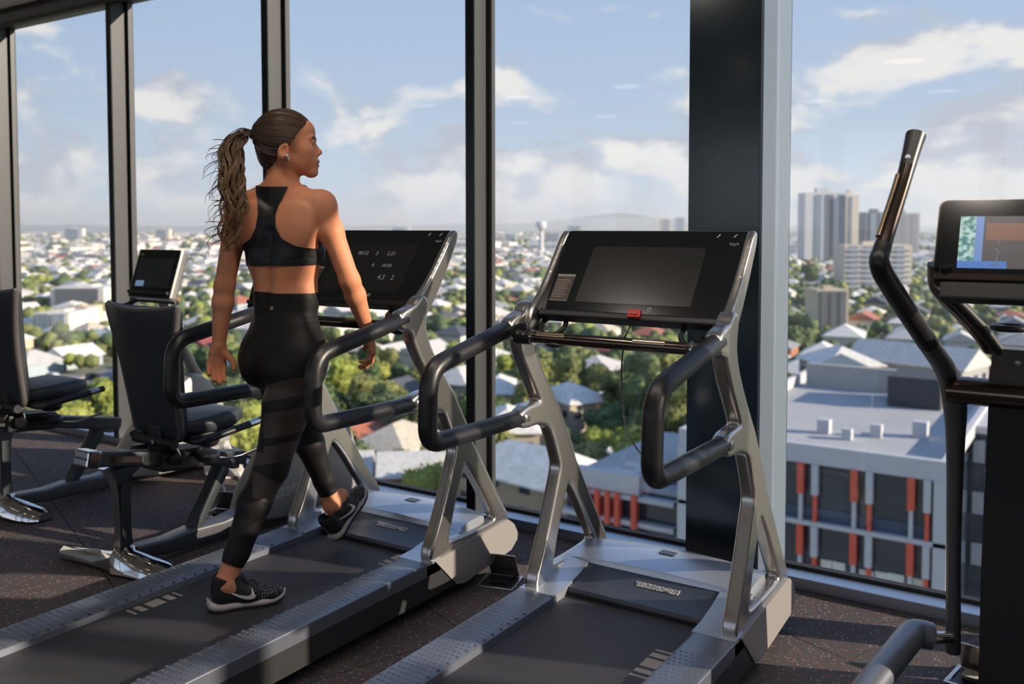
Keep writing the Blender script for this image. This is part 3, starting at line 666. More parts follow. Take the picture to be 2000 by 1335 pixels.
# ---- trees
def blob(mb, c, r, sub, nrm, seed):
    bm = bmesh.new(); bmesh.ops.create_icosphere(bm, subdivisions=sub, radius=1); ph = [seed*1.7+i*2.1 for i in range(6)]; o = len(mb.v)
    for q in bm.verts:
        x, y, z = q.co; k = 1+nrm*(sin(3.1*x+ph[0])*sin(2.7*y+ph[1])+.7*sin(6.3*z+ph[2])*sin(5.7*x+ph[3])+.5*sin(11*y+ph[4])*sin(9.7*z+ph[5]))
        mb.v.append((c[0]+x*k*r[0], c[1]+y*k*r[1], c[2]+z*k*r[2]))
    bm.verts.index_update(); mb.f += [tuple(o+q.index for q in f.verts) for f in bm.faces]; bm.free()
def crown(seed, tall, spread, leaves):
    R = random.Random(seed); mb = MB(); H = 9.0*tall
    for i in range(13):
        a = R.uniform(0, 2*pi); rr = spread*R.uniform(.15, 1.0)*2.6; z = H*R.uniform(.42, .9); s = R.uniform(1.2, 2.0)*(1.15-.45*abs(z/H-.6))
        blob(mb, (cos(a)*rr*.82, sin(a)*rr*.82, z), (s*1.1, s*1.1, s*.95), 2, .16, seed*10+i)
    cs = list(mb.v)
    for i in range(leaves):
        c = Vector(R.choice(cs))+Vector((R.gauss(0, .25), R.gauss(0, .25), R.gauss(0, .25))); u = Vector((R.gauss(0, 1), R.gauss(0, 1), R.gauss(0, 1))).normalized(); w_ = u.orthogonal().normalized(); s = R.uniform(.16, .34)
        mb.add([c-u*s-w_*s*.6, c+u*s-w_*s*.6, c+u*s+w_*s*.6, c-u*s+w_*s*.6], [(0, 1, 2, 3)])
    return mb, H
TV = []
for i, (tl, sp, lv) in enumerate(((1, 1, 2600), (1.2, .85, 2600), (.8, 1.15, 2400), (1.35, 1.0, 2600), (.65, .9, 2000), (1.0, .7, 2000))):
    mb, H = crown(31+i, tl, sp, lv); cme = mb.mesh('crown', M_leaf[0]); tm = MB().tube(spline([(0, 0, 0), (.15, .1, H*.25), (-.1, .2, H*.5), (.1, 0, H*.75)], 3), [.34-.02*k for k in range(10)], 7)
    for j in range(4): a = j*1.6+i; tm.tube([(0, .1, H*.38), (cos(a)*1.0, sin(a)*1.0, H*.55), (cos(a)*2, sin(a)*2, H*.7)], [.16, .12, .05], 5)
    TV.append((cme, tm.mesh('trunk', M_trunk), H))
trees = []; tcand = []
for px, py, s, lm in ((760, 800, 1.15, 1), (700, 810, 1.1, 1), (665, 745, .9, 2), (735, 735, .9, 2), (840, 800, 1.0, 0), (640, 830, .9, 1), (1090, 1000, .95, 2), (1040, 985, .9, 2), (985, 985, .7, 0), (1180, 700, 1.2, 0), (1250, 740, 1.3, 1), (1300, 720, 1.2, 0), (1200, 820, 1.2, 1), (1270, 830, 1.15, 1), (1130, 700, 1.1, 0), (1310, 800, 1.1, 1), (1060, 730, .8, 0), (1000, 770, .8, 0),
        (846, 955, .36, 2), (728, 940, .34, 1), (1575, 665, 1.0, 0), (1600, 655, .9, 2), (1560, 640, 1.0, 1), (480, 860, .9, 2), (500, 780, .9, 0), (1580, 510, 1.2, 1), (1620, 520, 1.1, 1), (1830, 505, 1.3, 2), (1690, 540, 1.2, 1), (1740, 545, 1.2, 1), (520, 900, .7, 2), (410, 720, .9, 1), (975, 900, .75, 0), (955, 950, .8, 2), (1012, 1005, .8, 2), (395, 600, .8, 2)):
    c = on_z(px, min(py+60, 1110) if py < 900 else py+45, GZ); tcand.append((c.length*.2, c, s*1.1, lm))
for i in range(5200):
    d = 85+560*rng.random()**.8; px = rng.uniform(-80, 2080); c = pray(px, 460); c = c/np.linalg.norm(c[:2])*d; tcand.append((d, Vector((c[0], c[1], GZ)), rng.uniform(.55, 1.1), rng.choice((0, 0, 0, 1, 1, 2))))
tcand.sort(key=lambda t: t[0]); far_t = []
for d, p, s, lm in tcand:
    if not free(p.x, p.y, 2.7*s if d > 60 else .5): continue
    if len(trees) < 300:
        k = rng.randrange(6); cme, tme, H = TV[k]; t = empty('tree', (p.x, p.y, GZ), rng.uniform(0, 6.28)); t.scale = (s, s, s*rng.uniform(.9, 1.15))
        setmat(link_mesh('crown', cme, t), M_leaf[lm]); link_mesh('trunk', tme, t); occ.append((p.x, p.y, 2.7*s)); trees.append((t, lm, k, p))
    elif free(p.x, p.y, 4.6*s): far_t.append((p, s, lm))
seen = {}
KW = ['round', 'tall', 'broad', 'towering', 'small', 'slender']; LW = ['olive-green gum', 'dark green', 'bright yellow-green']
for t in sorted(trees, key=lambda t: proj(t[3])[0]):
    q = proj(t[3]); lb = '%s %s %s tree %s' % (far_word(q[2]), KW[t[2]], LW[t[1]], bay(q[0])); seen.setdefault(lb, []).append(t[0])
for lb, ts in seen.items():
    for i, t in enumerate(ts): tag(t, lb+('' if len(ts) == 1 else ', '+ordw(i)+' from the left'), 'tree', 'trees outside')
for i in range(700):
    d = 85+540*rng.random()**.8; px = rng.choice((rng.uniform(-1000, -80), rng.uniform(2080, 3000))); c = pray(px, 460); c = c/np.linalg.norm(c[:2])*d
    if free(c[0], c[1], 5.0): far_t.append((Vector((c[0], c[1], GZ)), rng.uniform(.7, 1.2), rng.choice((0, 0, 1, 2))))
for i in range(8600):
    d = 620+6500*rng.random()**2.2; px = rng.uniform(-1000, 3000); c = pray(px, 460); c = c/np.linalg.norm(c[:2])*d
    if d > 900 or free(c[0], c[1], 5.0): far_t.append((Vector((c[0], c[1], GZ)), rng.uniform(.7, 1.3)*(1 if d < 1500 else 1.9), rng.choice((0, 0, 1, 1, 2))))
bm = bmesh.new(); bmesh.ops.create_icosphere(bm, subdivisions=1, radius=1); IV = np.array([q.co[:] for q in bm.verts]); bm.verts.index_update(); IF = np.array([[q.index for q in f.verts] for f in bm.faces]); bm.free()
vs, fs, ms = [], [], []; o = 0
for p, s, lm in far_t:
    for j in range(2 if p.length < 1300 else 1):
        r = np.array((3.0, 3.0, 2.7))*s*rng.uniform(.75, 1.1); c = np.array((p.x+rng.uniform(-2.5, 2.5)*s, p.y+rng.uniform(-2.5, 2.5)*s, GZ+rng.uniform(3.5, 6)*s))
        jit = np.array([rng.uniform(.75, 1.2) for _ in range(len(IV))])[:, None]; vs.append(c+IV*r*jit); fs.append(IF+o); o += len(IV); ms += [lm]*len(IF)
dtm = mesh('distant_trees', np.concatenate(vs), np.concatenate(fs), M_leaf[0], 180); dtm.materials.append(M_leaf[1]); dtm.materials.append(M_leaf[2]); dtm.polygons.foreach_set('material_index', ms)
tag(link_mesh('distant_trees', dtm), 'countless tiny distant trees merging towards the horizon', 'trees', kind='stuff')
# ---- thin summer haze over the suburb
hz = MB().box((-9000, 140, GZ-3), (9000, 15500, 120)).build('haze', None); hz.data.materials.clear()
hmt = bpy.data.materials.new('thin haze'); hmt.use_nodes = True; t = hmt.node_tree; t.nodes.clear(); vsn = t.nodes.new('ShaderNodeVolumeScatter'); vsn.inputs['Color'].default_value = (.80, .90, 1, 1); vsn.inputs['Density'].default_value = .00016; vsn.inputs['Anisotropy'].default_value = .2
o = t.nodes.new('ShaderNodeOutputMaterial'); t.links.new(vsn.outputs[0], o.inputs['Volume']); hz.data.materials.append(hmt); tag(hz, 'thin blue haze over the suburb', 'haze', kind='stuff')
# ================================================================== TREADMILLS
M_alu = mat('satin aluminium', (.55, .525, .505), .25, .93)
M_alu_pl = mat('silver side cover', (.40, .375, .36), .42, .35)
M_chrome = mat('polished metal', (.72, .71, .70), .10, 1.0)
M_black = mat('black rubber grip', (.013, .013, .016), .38)
M_blk_pl = mat('black plastic', (.016, .016, .019), .45)
M_skirt = mat('dark grey skirt', (.035, .035, .037), .36)
M_rail = mat('foot rail metallic grey', (.20, .215, .265), .36, .55)
M_shroud = mat('motor cover metallic grey', (.58, .62, .69), .34, .7, bump=(700, .05, .0004))
M_ledge = mat('charcoal ledge', (.075, .08, .095), .34, .3)
M_gloss = mat('black console glass', (.010, .012, .015), .13, spec=.55)
M_screen = mat('sleeping screen', (.022, .022, .023), .22)
M_white = mat('white print', (.75, .74, .72), .5)
M_badge = mat('badge letters', (.16, .16, .17), .5)
M_cream = mat('cream belt mark', (.42, .36, .31), .6)
M_red = mat('red safety clip', (.62, .03, .025), .4)
M_bronze = mat('dark chrome bar', (.16, .125, .105), .16, 1.0)
M_brass = mat('pulse sensor strip', (.70, .50, .33), .22, 1.0)
M_dim = mat('dim screen text', (.25, .26, .28), .5, emit=((.6, .62, .65), .10))
def belt_mat():
    m = mat('treadmill belt', (.042, .040, .047), .55); t = m.node_tree; b = t.nodes['Principled BSDF']; tcn = t.nodes.new('ShaderNodeTexCoord')
    wv = t.nodes.new('ShaderNodeTexWave'); wv.inputs['Scale'].default_value = 62; wv.bands_direction = 'Y'; t.links.new(tcn.outputs['Object'], wv.inputs['Vector'])
    w2 = t.nodes.new('ShaderNodeTexWave'); w2.inputs['Scale'].default_value = 62; w2.bands_direction = 'X'; t.links.new(tcn.outputs['Object'], w2.inputs['Vector'])
    bp = t.nodes.new('ShaderNodeBump'); bp.inputs['Strength'].default_value = .55; bp.inputs['Distance'].default_value = .002
    t.links.new(mth(t, 'MULTIPLY', wv.outputs['Fac'], w2.outputs['Fac']), bp.inputs['Height']); t.links.new(bp.outputs[0], b.inputs['Normal']); return m
M_belt = belt_mat()
TY0 = 2.2
def seg2(Y, Zg, pts, d=None, k=.02):
    for (a, b, ra), (c, e, rb) in zip(pts[:-1], pts[1:]):
        ba = np.array((c-a, e-b)); L2 = ba@ba; t = np.clip(((Y-a)*ba[0]+(Zg-b)*ba[1])/L2, 0, 1); q = np.hypot(Y-a-t*ba[0], Zg-b-t*ba[1])-(ra+(rb-ra)*t); d = q if d is None else smin(d, q, k)
    return d
def plate_mesh(name, nets, m, half, rnd, h, lo, hi, k=.03, smooth=180):
    """flat bar network in the YZ plane, rounded at its edges; centred on x = 0"""
    xs_ = np.arange(-half-2.5*h, half+2.6*h, h); ys = np.arange(lo[0], hi[0], h); zs = np.arange(lo[1], hi[1], h)
    Y, Zg = np.meshgrid(ys, zs, indexing='ij'); d = None
    for n in nets: d = seg2(Y, Zg, [tuple(q) for q in spline(n, 6)], d, k)
    dx = np.abs(xs_)[:, None, None]-(half-rnd); d2 = d[None]+rnd
    F = np.sqrt(np.maximum(d2, 0)**2+np.maximum(dx, 0)**2)+np.minimum(np.maximum(d2, dx), 0)-rnd
    v, f = surface_nets(F.astype(np.float32), (xs_[0], lo[0], lo[1]), h); v = relax(v, f, 5)
    return mesh(name, v, f, m, smooth)
_n = lambda *p: [(a-TY0, b, r) for a, b, r in p]
frame_me = plate_mesh('side_frame', [
    _n((2.715, 1.215, .020), (2.690, 1.17, .027), (2.684, 1.12, .030), (2.712, 1.045, .029), (2.785, .935, .029), (2.868, .815, .034), (2.932, .705, .038), (2.980, .61, .045)),
    _n((2.605, 1.152, .0285), (2.680, 1.16, .030)), _n((2.665, .83, .0275), (2.78, .832, .028), (2.875, .81, .030)),
    _n((2.972, .62, .033), (2.918, .50, .031), (2.855, .35, .032), (2.81, .24, .038), (2.80, .205, .042)),
    _n((2.99, .60, .036), (3.075, .49, .029), (3.155, .375, .027), (3.24, .25, .028), (3.25, .21, .030)),
    _n((2.80, .20, .035), (3.02, .205, .026), (3.25, .205, .032))], M_alu, .0265, .011, .0052, (-.0, .10), (1.2, 1.52))
arm_me = plate_mesh('console_arm', [_n((2.940, 1.474, .014), (2.862, 1.360, .020), (2.782, 1.255, .026), (2.715, 1.185, .030), (2.69, 1.13, .028))], M_alu, .014, .008, .005, (.3, 1.05), (.8, 1.53))
cover_me = (lambda b: b.mesh('side_cover', M_alu_pl, 40))(MB().prism([(y-TY0, z) for y, z in ((2.765, .195), (2.80, .20), (3.23, .225), (3.28, .222), (3.325, .19), (3.352, .145), (3.348, .115), (3.30, .082), (2.95, .050), (2.90, .062))], -.034, .034, 'x'))
wheel_me = MB().lathe([(.012, -.016), (.036, -.016), (.038, -.010), (.038, .010), (.036, .016), (.030, .0165), (.028, .012), (.012, .012)], 22, Matrix.Rotation(pi/2, 4, 'Y')).mesh('wheel', mat('castor wheel', (.30, .29, .28), .5), 40)
def bumps(x0, x1, y0, y1, z):
    b = MB(); nx = 7
    for j in range(int((y1-y0)/.0235)):
        for i in range(nx):
            x = x0+(x1-x0)*(i+.5+(.25 if j % 2 else -.25))/nx; y = y0+j*.0235; r = .0075; v = [(x+r*1.15*cos(a*pi/3), y+r*.85*sin(a*pi/3), z) for a in range(6)]+[(x, y, z+.0028)]
            b.add(v, [(a, (a+1) % 6, 6) for a in range(6)])
    return b
bump_me = bumps(.268, .395, 1.42-TY0, 2.60-TY0, .2005).mesh('tread_studs', M_rail, 180)
def treadmill(xc, label, marks, numbers, clip):
    T = empty('treadmill', (xc, TY0, 0)); tag(T, label, 'treadmill', 'treadmills facing the glass')
    L = lambda y: y-TY0
    MB().box((-.36, L(1.20), .05), (.36, L(3.30), .150)).build('chassis', M_blk_pl, T)
    bl = [(L(1.17), .10), (L(1.14), .135), (L(1.17), .168), (L(1.2), .172), (L(2.86), .172), (L(2.86), .16), (L(1.2), .155), (L(1.18), .13)]
    belt = MB().prism(bl, -.262, .262, 'x').build('belt', M_belt, T)
    for side, ys in marks:
        for a, b in ys: MB().box((side*.19 if side > 0 else -.245, L(a), .172), (.245 if side > 0 else -.19, L(b), .1728)).build('belt_mark', M_cream, belt)
    for s in (-1, 1):
        o = 1 if s > 0 else -1
        r = MB().prism([(o*.257, .150), (o*.262, .193), (o*.275, .2005), (o*.398, .2005), (o*.403, .199), (o*.405, .196), (o*.405, .150)], L(1.12), L(2.715), 'y').build('foot_rail', M_rail, T, 30)
        q = link_mesh('tread_studs', bump_me, r); q.scale = (s, 1, 1); q['kind'] = 'stuff'
        MB().prism([(L(1.12), .06), (L(2.90), .06), (L(2.93), .066), (L(2.90), .19), (L(1.12), .190)], s*.393, s*.404, 'x').build('skirt', M_skirt, T)
        MB().prism([(L(2.718), .150), (L(2.718), .2005), (L(2.80), .204), (L(2.90), .222), (L(3.0), .25), (L(3.0), .15)], s*.258, s*.365, 'x').build('rail_cap', M_shroud, T, 50)
        MB().prism([(L(2.718), .15), (L(2.718), .2005), (L(2.80), .203), (L(2.80), .15)], s*.36, s*.404, 'x').build('rail_end', M_shroud, T)
        link_mesh('side_frame', frame_me, T, (s*.3725, 0, 0)); link_mesh('console_arm', arm_me, T, (s*.352+.018, 0, 0)); link_mesh('side_cover', cover_me, T, (s*.376, 0, 0))
        for yw in (3.07,): link_mesh('wheel', wheel_me, T, (s*.33, L(yw), .038))
        g = [(s*.3725, L(2.625), 1.158), (s*.3725, L(2.42), 1.118), (s*.3725, L(2.215), 1.078), (s*.3725, L(2.150), 1.000), (s*.3725, L(2.150), .885), (s*.3725, L(2.205), .838), (s*.3725, L(2.45), .832), (s*.3725, L(2.68), .830)]
        grip = MB().tube(fillet([g[0], g[1], (s*.3725, L(2.165), 1.07), (s*.3725, L(2.155), .838), g[6], g[7]], [0, .05, .075, .06, .05, 0], 9), .0295, 18, up=(1, 0, 0)).build('grip', M_black, T, 180)
        MB().tube([(s*.3725, L(2.66), .830), (s*.3725, L(2.70), .8302)], .0302, 18).build('sleeve', M_alu, grip, 180)
        # cup holder ring and its dish
        cx, cy, cz = s*.262, L(2.735), 1.150
        cup = MB().tube([(cx+.047*cos(a*pi/14), cy-.016+.047*sin(a*pi/14)*.72, cz+.010+.047*sin(a*pi/14)*.66) for a in range(29)], .0090, 10).build('cup_holder', M_blk_pl, T, 180)
        MB().lathe([(.043, -.03), (.043, -.042), (.038, -.062), (.015, -.070)], 22, Matrix.Translation((cx, cy, cz))).build('cup_dish', M_blk_pl, cup, 60)
        MB().box((s*.30 if s > 0 else -.355, cy-.02, cz-.012), (.355 if s > 0 else -.30, cy+.02, cz+.006), .004).build('cup_bracket', M_blk_pl, cup)
    # motor cover
    P = [(2.975, .236), (2.985, .262), (3.06, .280), (3.14, .284), (3.22, .268), (3.29, .235), (3.335, .185), (3.345, .13), (3.31, .09), (3.2, .08), (2.975, .1)]
    sh = MB(); nxs = 13
    for i in range(nxs):
        u = -1+2*i/(nxs-1); x = u*.352; cr_ = 1-.10*u*u
        for y, z in P: sh.v.append((x, L(3.0)+(L(y)-L(3.0))*(1-.05*u*u), .1+(z-.1)*cr_))
    n = len(P)
    for i in range(nxs-1):
        for j in range(n): sh.f.append((i*n+j, i*n+(j+1) % n, (i+1)*n+(j+1) % n, (i+1)*n+j))
    sh.f += [tuple(range(n))[::-1], tuple((nxs-1)*n+j for j in range(n))]
    so = sh.build('motor_cover', M_shroud, T, 35)
    MB().box((-.03, L(3.10), .2835), (.03, L(3.14), .2852)).build('cover_hatch', M_ledge, so)
    MB().prism([(L(2.815), .176), (L(2.82), .200), (L(2.90), .214), (L(2.976), .240), (L(2.976), .15), (L(2.83), .15)], -.257, .257, 'x').build('ledge', M_ledge, T, 20)
    MB().box((-.257, L(2.812), .170), (.257, L(2.818), .186)).build('ledge_gap', M_blk_pl, T)
    ang = atan2(.026, .076); MT = Matrix.Translation((.045, L(2.925), .2245)) @ Matrix.Rotation(ang, 4, 'X')
    bo = link_mesh('badge', text_mesh('badge', 'TECHNOGYM', .026, M_white, .0006, .0032), T); bo.matrix_local = MT
    bi = link_mesh('badge_letters', text_mesh('badge_letters', 'TECHNOGYM', .026, M_badge, .0006), bo, (0, 0, .0009))
    # console
    v_ = Vector((0, .605, .796)); n_ = Vector((0, -.796, .605)); O = Vector((.018, L(2.73), 1.215))
    MC = Matrix(((1, 0, 0, O.x), (0, v_.y, n_.y, O.y), (0, v_.z, n_.z, O.z), (0, 0, 0, 1)))
    def rr(w_, v0, v1, r, skew=0):
        pts = []
        for (cx, cy), a0 in (((w_-r, v0+r), -90), ((w_-r, v1-r), 0), ((-w_+r, v1-r), 90), ((-w_+r, v0+r), 180)):
            for k in range(5): a = radians(a0+22.5*k); pts.append((cx+r*cos(a), cy+r*sin(a)))
        return pts
    con = empty('console', (0, 0, 0), parent=T); con.matrix_local = MC
    MB().prism(rr(.352, -.004, .346, .022), -.034, -.004, 'z').build('console_housing', M_alu, con, 40)
    MB().prism(rr(.347, 0, .342, .018), -.006, .0, 'z').build('console_glass', M_gloss, con)
    MB().box((-.213, .036, 0), (.213, .272, .0009)).build('screen', M_screen, con)
    MB().torus((.075, .018, .0007), .0062, .0013, 'z', seg=20, rs=6).build('start_button', M_white, con)
    for x, y, a in ((.242, .322, .6), (.300, .322, .6)): MB().box((-.0016, -.008, 0), (.0016, .008, .0008), M=Matrix.Translation((x, y, 0)) @ Matrix.Rotation(-a, 4, 'Z')).build('icon', M_white, con)
    ic = link_mesh('icon', text_mesh('icon', '<o>', .020, M_dim, .0003), con, (.303, .288, .0006))
    st = MB().box((-.318, .036, 0), (-.246, .148, .0010)).build('warning_sticker', mat('sticker', (.085, .06, .05), .5), con)
    MB().box((-.318, .139, .0010), (-.246, .148, .0014)).build('sticker_header', M_cream, st); MB().box((-.318, .036, .001), (-.246, .039, .0014)).build('sticker_edge', M_cream, st)
    for k in range(9): MB().box((-.313, .052+k*.0088, .001), (-.313+.058*(.7+.3*((k*37) % 10)/10), .0545+k*.0088, .0013)).build('sticker_line', M_cream, st)
    MB().box((-.335, -.032, -.030), (.335, -.006, .012), .006).build('console_shelf', M_blk_pl, con)
    for s, x, y, z_ in numbers: link_mesh('screen_text', text_mesh('screen_text', s, z_, M_dim, .0003), con, (x, y, .0012))
    # cross bar with pulse sensors and toggle blocks
    zb = 1.128; ya = L(2.615)
    bar = MB().tube([(-.31, ya, zb), (.31, ya, zb)], .0195, 18).build('cross_bar', M_bronze, T, 60)
    for x in (-.205, .155): MB().tube([(x-.055, ya-.006, zb+.009), (x+.055, ya-.006, zb+.009)], .0125, 12).build('pulse_sensor', M_brass, bar, 60)
    MB().tube([(-.085, ya, zb), (.085, ya, zb)], .0203, 18).build('bar_sleeve', M_bronze, bar, 60)
    for s in (-1, 1):
        sw = MB().tube([(s*.285, ya, zb), (s*.345, ya, zb)], .0265, 16).build('toggle_block', M_blk_pl, T, 60)
        MB().box((s*.315-.017, ya-.012, zb+.022), (s*.315+.017, ya+.012, zb+.047), .005).build('toggle', M_black, sw)
        for dx, tx in ((-.012, '+'), (.012, 'o')):
            to = link_mesh('toggle_mark', text_mesh('toggle_mark', tx, .014, M_white, .0002), sw, (s*.315+dx, ya-.0265, zb+.012)); to.rotation_euler = (radians(62), 0, 0)
        MB().tube([(s*.302-.006, ya, zb), (s*.302+.004, ya, zb)] if s > 0 else [(-.283, ya, zb), (-.273, ya, zb)], .028, 16).build('collar', M_chrome, sw, 60)
    if clip:
        cl_ = MB().box((.012, -.026, .010), (.058, .004, .022), .003).build('safety_clip', M_red, con)
        MB().box((.020, -.018, .020), (.050, -.004, .0255), .002).build('clip_rib', M_red, cl_)
        cpt = MC @ Vector((.035, -.024, .016)); bp_ = Vector((.058, ya+.014, zb+.018)); E_ = Vector((.345, L(2.27), .862))
        MB().tube([cpt, cpt*.5+bp_*.5+Vector((0, 0, -.004)), bp_], .0026, 6).build('tether', M_black, T, 180)
        cpts = [bp_, Vector((.04, ya+.03, zb-.08)), Vector((.06, ya+.0, zb-.17)), Vector((.13, L(2.5), zb-.245)), Vector((.24, L(2.38), zb-.285)), E_]
        MB().tube(spline(cpts, 7), .0026, 6).build('tether_cord', M_black, T, 180)
        MB().lathe([(0, -.005), (.005, -.003), (.005, .003), (0, .005)], 8, Matrix.Translation(bp_)).build('tether_bead', M_black, T)
        MB().tube(spline([(.30, ya, zb-.02), (.296, ya+.02, zb-.06), (.285, ya+.0, zb-.12)], 5), .0016, 6).build('sensor_wire', M_black, T, 180)
    return T
MK = [(2.588, 2.598), (2.546, 2.572), (2.474, 2.530), (2.432, 2.456), (2.404, 2.414)]
treadmill(-1.36, 'unoccupied silver and black treadmill with a red safety clip, right of the woman', [(1, MK)], [], True)
treadmill(-2.592, 'silver and black treadmill that the woman is walking on', [(1, [(a+.27, b+.27) for a, b in MK]), (-1, [(a-.54, b-.54) for a, b in MK])],
          [('00:12', -.065, .222, .026), ('2', .012, .222, .026), ('2.21', .09, .222, .026), ('0', .02, .162, .024), ('10:34', .093, .162, .024), ('4.3', .095, .104, .032), ('2', .155, .104, .032)], False)
# ================================================================== THE WOMAN ON THE TREADMILL
def skin_mat():
    m = mat('tanned skin', (.66, .26, .135), .55, spec=.3, var=(9, (.72, .31, .175), .8), bump=(240, .05, .0006)); b = m.node_tree.nodes['Principled BSDF']
    b.inputs['Subsurface Weight'].default_value = .10; b.inputs['Subsurface Radius'].default_value = (.012, .005, .003); b.inputs['Subsurface Scale'].default_value = .5; return m
M_skin = skin_mat()
M_leg = mat('matt black legging fabric', (.0075, .0065, .0075), .55, bump=(900, .08, .0003), spec=.35)
M_mesh = mat('sheer brown-black mesh panel', (.045, .029, .027), .5, bump=(1500, .25, .0004))
M_bra = mat('black sports bra fabric', (.007, .0075, .010), .5, bump=(900, .08, .0003))
M_lip = mat('lip skin', (.36, .11, .09), .38); M_brow = mat('eyebrow hair', (.045, .024, .015), .7)
M_eye = mat('eye white', (.62, .58, .55), .2); M_iris = mat('dark iris', (.035, .02, .012), .15); M_bud = mat('white earbud', (.75, .74, .72), .3)
def hair_mat():
    m = mat('brown hair with golden lengths', (.05, .028, .018), .38); t = m.node_tree; b = t.nodes['Principled BSDF']
    at = t.nodes.new('ShaderNodeAttribute'); at.attribute_name = 'tone'
    n = t.nodes.new('ShaderNodeTexNoise'); n.inputs['Scale'].default_value = 60; tcn = t.nodes.new('ShaderNodeTexCoord'); t.links.new(tcn.outputs['Object'], n.inputs['Vector'])
    c = mixc(t, mrange(t, at.outputs['Fac'], 0, .55), (.040, .022, .014), (.16, .082, .040)); c = mixc(t, mrange(t, at.outputs['Fac'], .5, 1), c, (.46, .26, .125))
    t.links.new(mixc(t, mrange(t, n.outputs['Fac'], .3, .7, 0, .35), c, (.02, .012, .009)), b.inputs['Base Color']); b.inputs['Specular IOR Level'].default_value = .6; return m
M_hair = hair_mat()
woman = empty('person', (-2.575, 2.335, .172)); tag(woman, 'woman with long ponytail in black sports bra and leggings walking on the treadmill', 'person')
WB = Vector((-2.575, 2.335, .172))
A = np.array
def dirv(deg): return A((cos(radians(deg)), sin(radians(deg)), 0))
a_s, a_r, a_p = dirv(24), dirv(15), dirv(-6)              # left-to-right axes of shoulders, ribs, pelvis
fw = lambda ax: A((-ax[1], ax[0], 0))                       # forward of such an axis
P_, W_, Rb, Ch, CS, NB = A((-2.560, 2.348, 1.05)), A((-2.552, 2.357, 1.235)), A((-2.560, 2.349, 1.385)), A((-2.562, 2.343, 1.48)), A((-2.56, 2.335, 1.57)), A((-2.555, 2.337, 1.635))
RS, LS = CS+a_s*.160+A((0, 0, .012)), CS-a_s*.160+A((0, 0, .010))
RE, RW = A((-2.330, 2.455, 1.306)), A((-2.352, 2.575, 1.105))
LE, LW = A((-2.736, 2.224, 1.288)), A((-2.760, 2.212, 1.062))
RH, LH = A((-2.470, 2.340, 1.02)), A((-2.650, 2.352, 1.02))
RK, RA = A((-2.500, 2.222, .640)), A((-2.556, 2.057, .262))
LK, LA = A((-2.716, 2.585, .742)), A((-2.690, 2.716, .350))
HO = A((-2.537, 2.360, 1.806)); hf = dirv(43); hs = A((hf[1], -hf[0], 0)); hu = A((0, 0, 1.0))
tilt = radians(3); hf2 = hf*cos(tilt)-hu*sin(tilt); hu2 = hu*cos(tilt)+hf*sin(tilt)
HM = np.stack([hf2, hs, hu2], 1)
def hp(f, s, u): return HO+HM@A((f, s, u))
S = Field((-2.92, 1.93, .16), (-2.16, 3.04, 1.97), .0038)
S.F[:] = .1
# torso
S.cone(P_, W_, .112, .086, .02, a_p, 1.36, 1.36); S.cone(W_, Rb, .086, .094, .03, a_r, 1.36, 1.42); S.cone(Rb, Ch, .094, .092, .03, a_r, 1.42, 1.50)
S.cone(Ch, CS-A((0, 0, .01)), .090, .062, .03, a_s, 1.5, 2.15)
for sh, sg in ((RS, 1), (LS, -1)):
    S.cone(NB+A((0, 0, .01)), sh+A((0, 0, -.006)), .044, .040, .045); S.ell(sh, (.049, .049, .052), .03)
    S.ell(CS+a_s*sg*.085-fw(a_s)*.060+A((0, 0, -.06)), (.058, .021, .068), .06, np.stack([a_s, fw(a_s), hu], 1))           # shoulder blade
    S.ell(Rb+a_r*sg*.066+fw(a_r)*.075+A((0, 0, .03)), (.058, .05, .056), .03)                                                  # chest
    S.ell(P_+a_p*sg*.072-fw(a_p)*.045+A((0, 0, -.050)), (.083, .086, .092), .035)                                             # glute
    S.ell(P_+a_p*sg*.118+A((0, 0, -.05)), (.055, .085, .10), .04)
S.cone(P_+A((0, 0, -.03)), P_+A((0, 0, .05)), .105, .105, .03, a_p, 1.45, 1.42)
for sg in (1, -1): S.cone(W_+a_p*sg*.040-fw(a_p)*.066+A((0, 0, -.05)), Rb+a_r*sg*.045-fw(a_r)*.070, .030, .034, .03)         # back muscles
S.cone(P_-fw(a_p)*.135+A((0, 0, .08)), Ch-fw(a_s)*.118, .016, .018, .03, sub=True)                                           # spine groove
# neck
S.cone(NB-A((0, 0, .02)), hp(-.022, 0, -.055), .056, .051, .025); S.cone(NB+fw(a_s)*.02, hp(.0, .0, -.06), .045, .045, .02)
S.cone(NB+A((.03, .03, -.01)), hp(-.015, .05, -.05), .017, .018, .02)                                                       # neck sinew
# arms
for sh, el, wr in ((RS, RE, RW), (LS, LE, LW)):
    m_ = sh+(el-sh)*.35; S.cone(sh, m_, .045, .042, .025); S.cone(m_, el, .042, .0355, .02); q = el+(wr-el)*.28
    S.cone(el, q, .0355, .0375, .018); S.cone(q, wr, .0375, .0235, .015, None)
# legs
for hp_, kn, an in ((RH, RK, RA), (LH, LK, LA)):
    m_ = hp_+(kn-hp_)*.42; bk = A((0, -1, 0)); sh_ = an-kn
    S.cone(hp_+A((0, 0, .01)), m_, .096, .083, .03); S.cone(m_, kn, .083, .056, .025)
    c = kn+sh_*.30+bk*.012; S.cone(kn, c, .053, .054, .025); S.cone(c, kn+sh_*.72, .054, .040, .02); S.cone(kn+sh_*.72, an, .040, .0325, .015); S.ell(kn+A((0, .022, .01)), (.042, .04, .05), .025)
    for sg in (1, -1): S.ell(an+A((sg*.022, .0, .004)), (.010, .012, .013), .015)
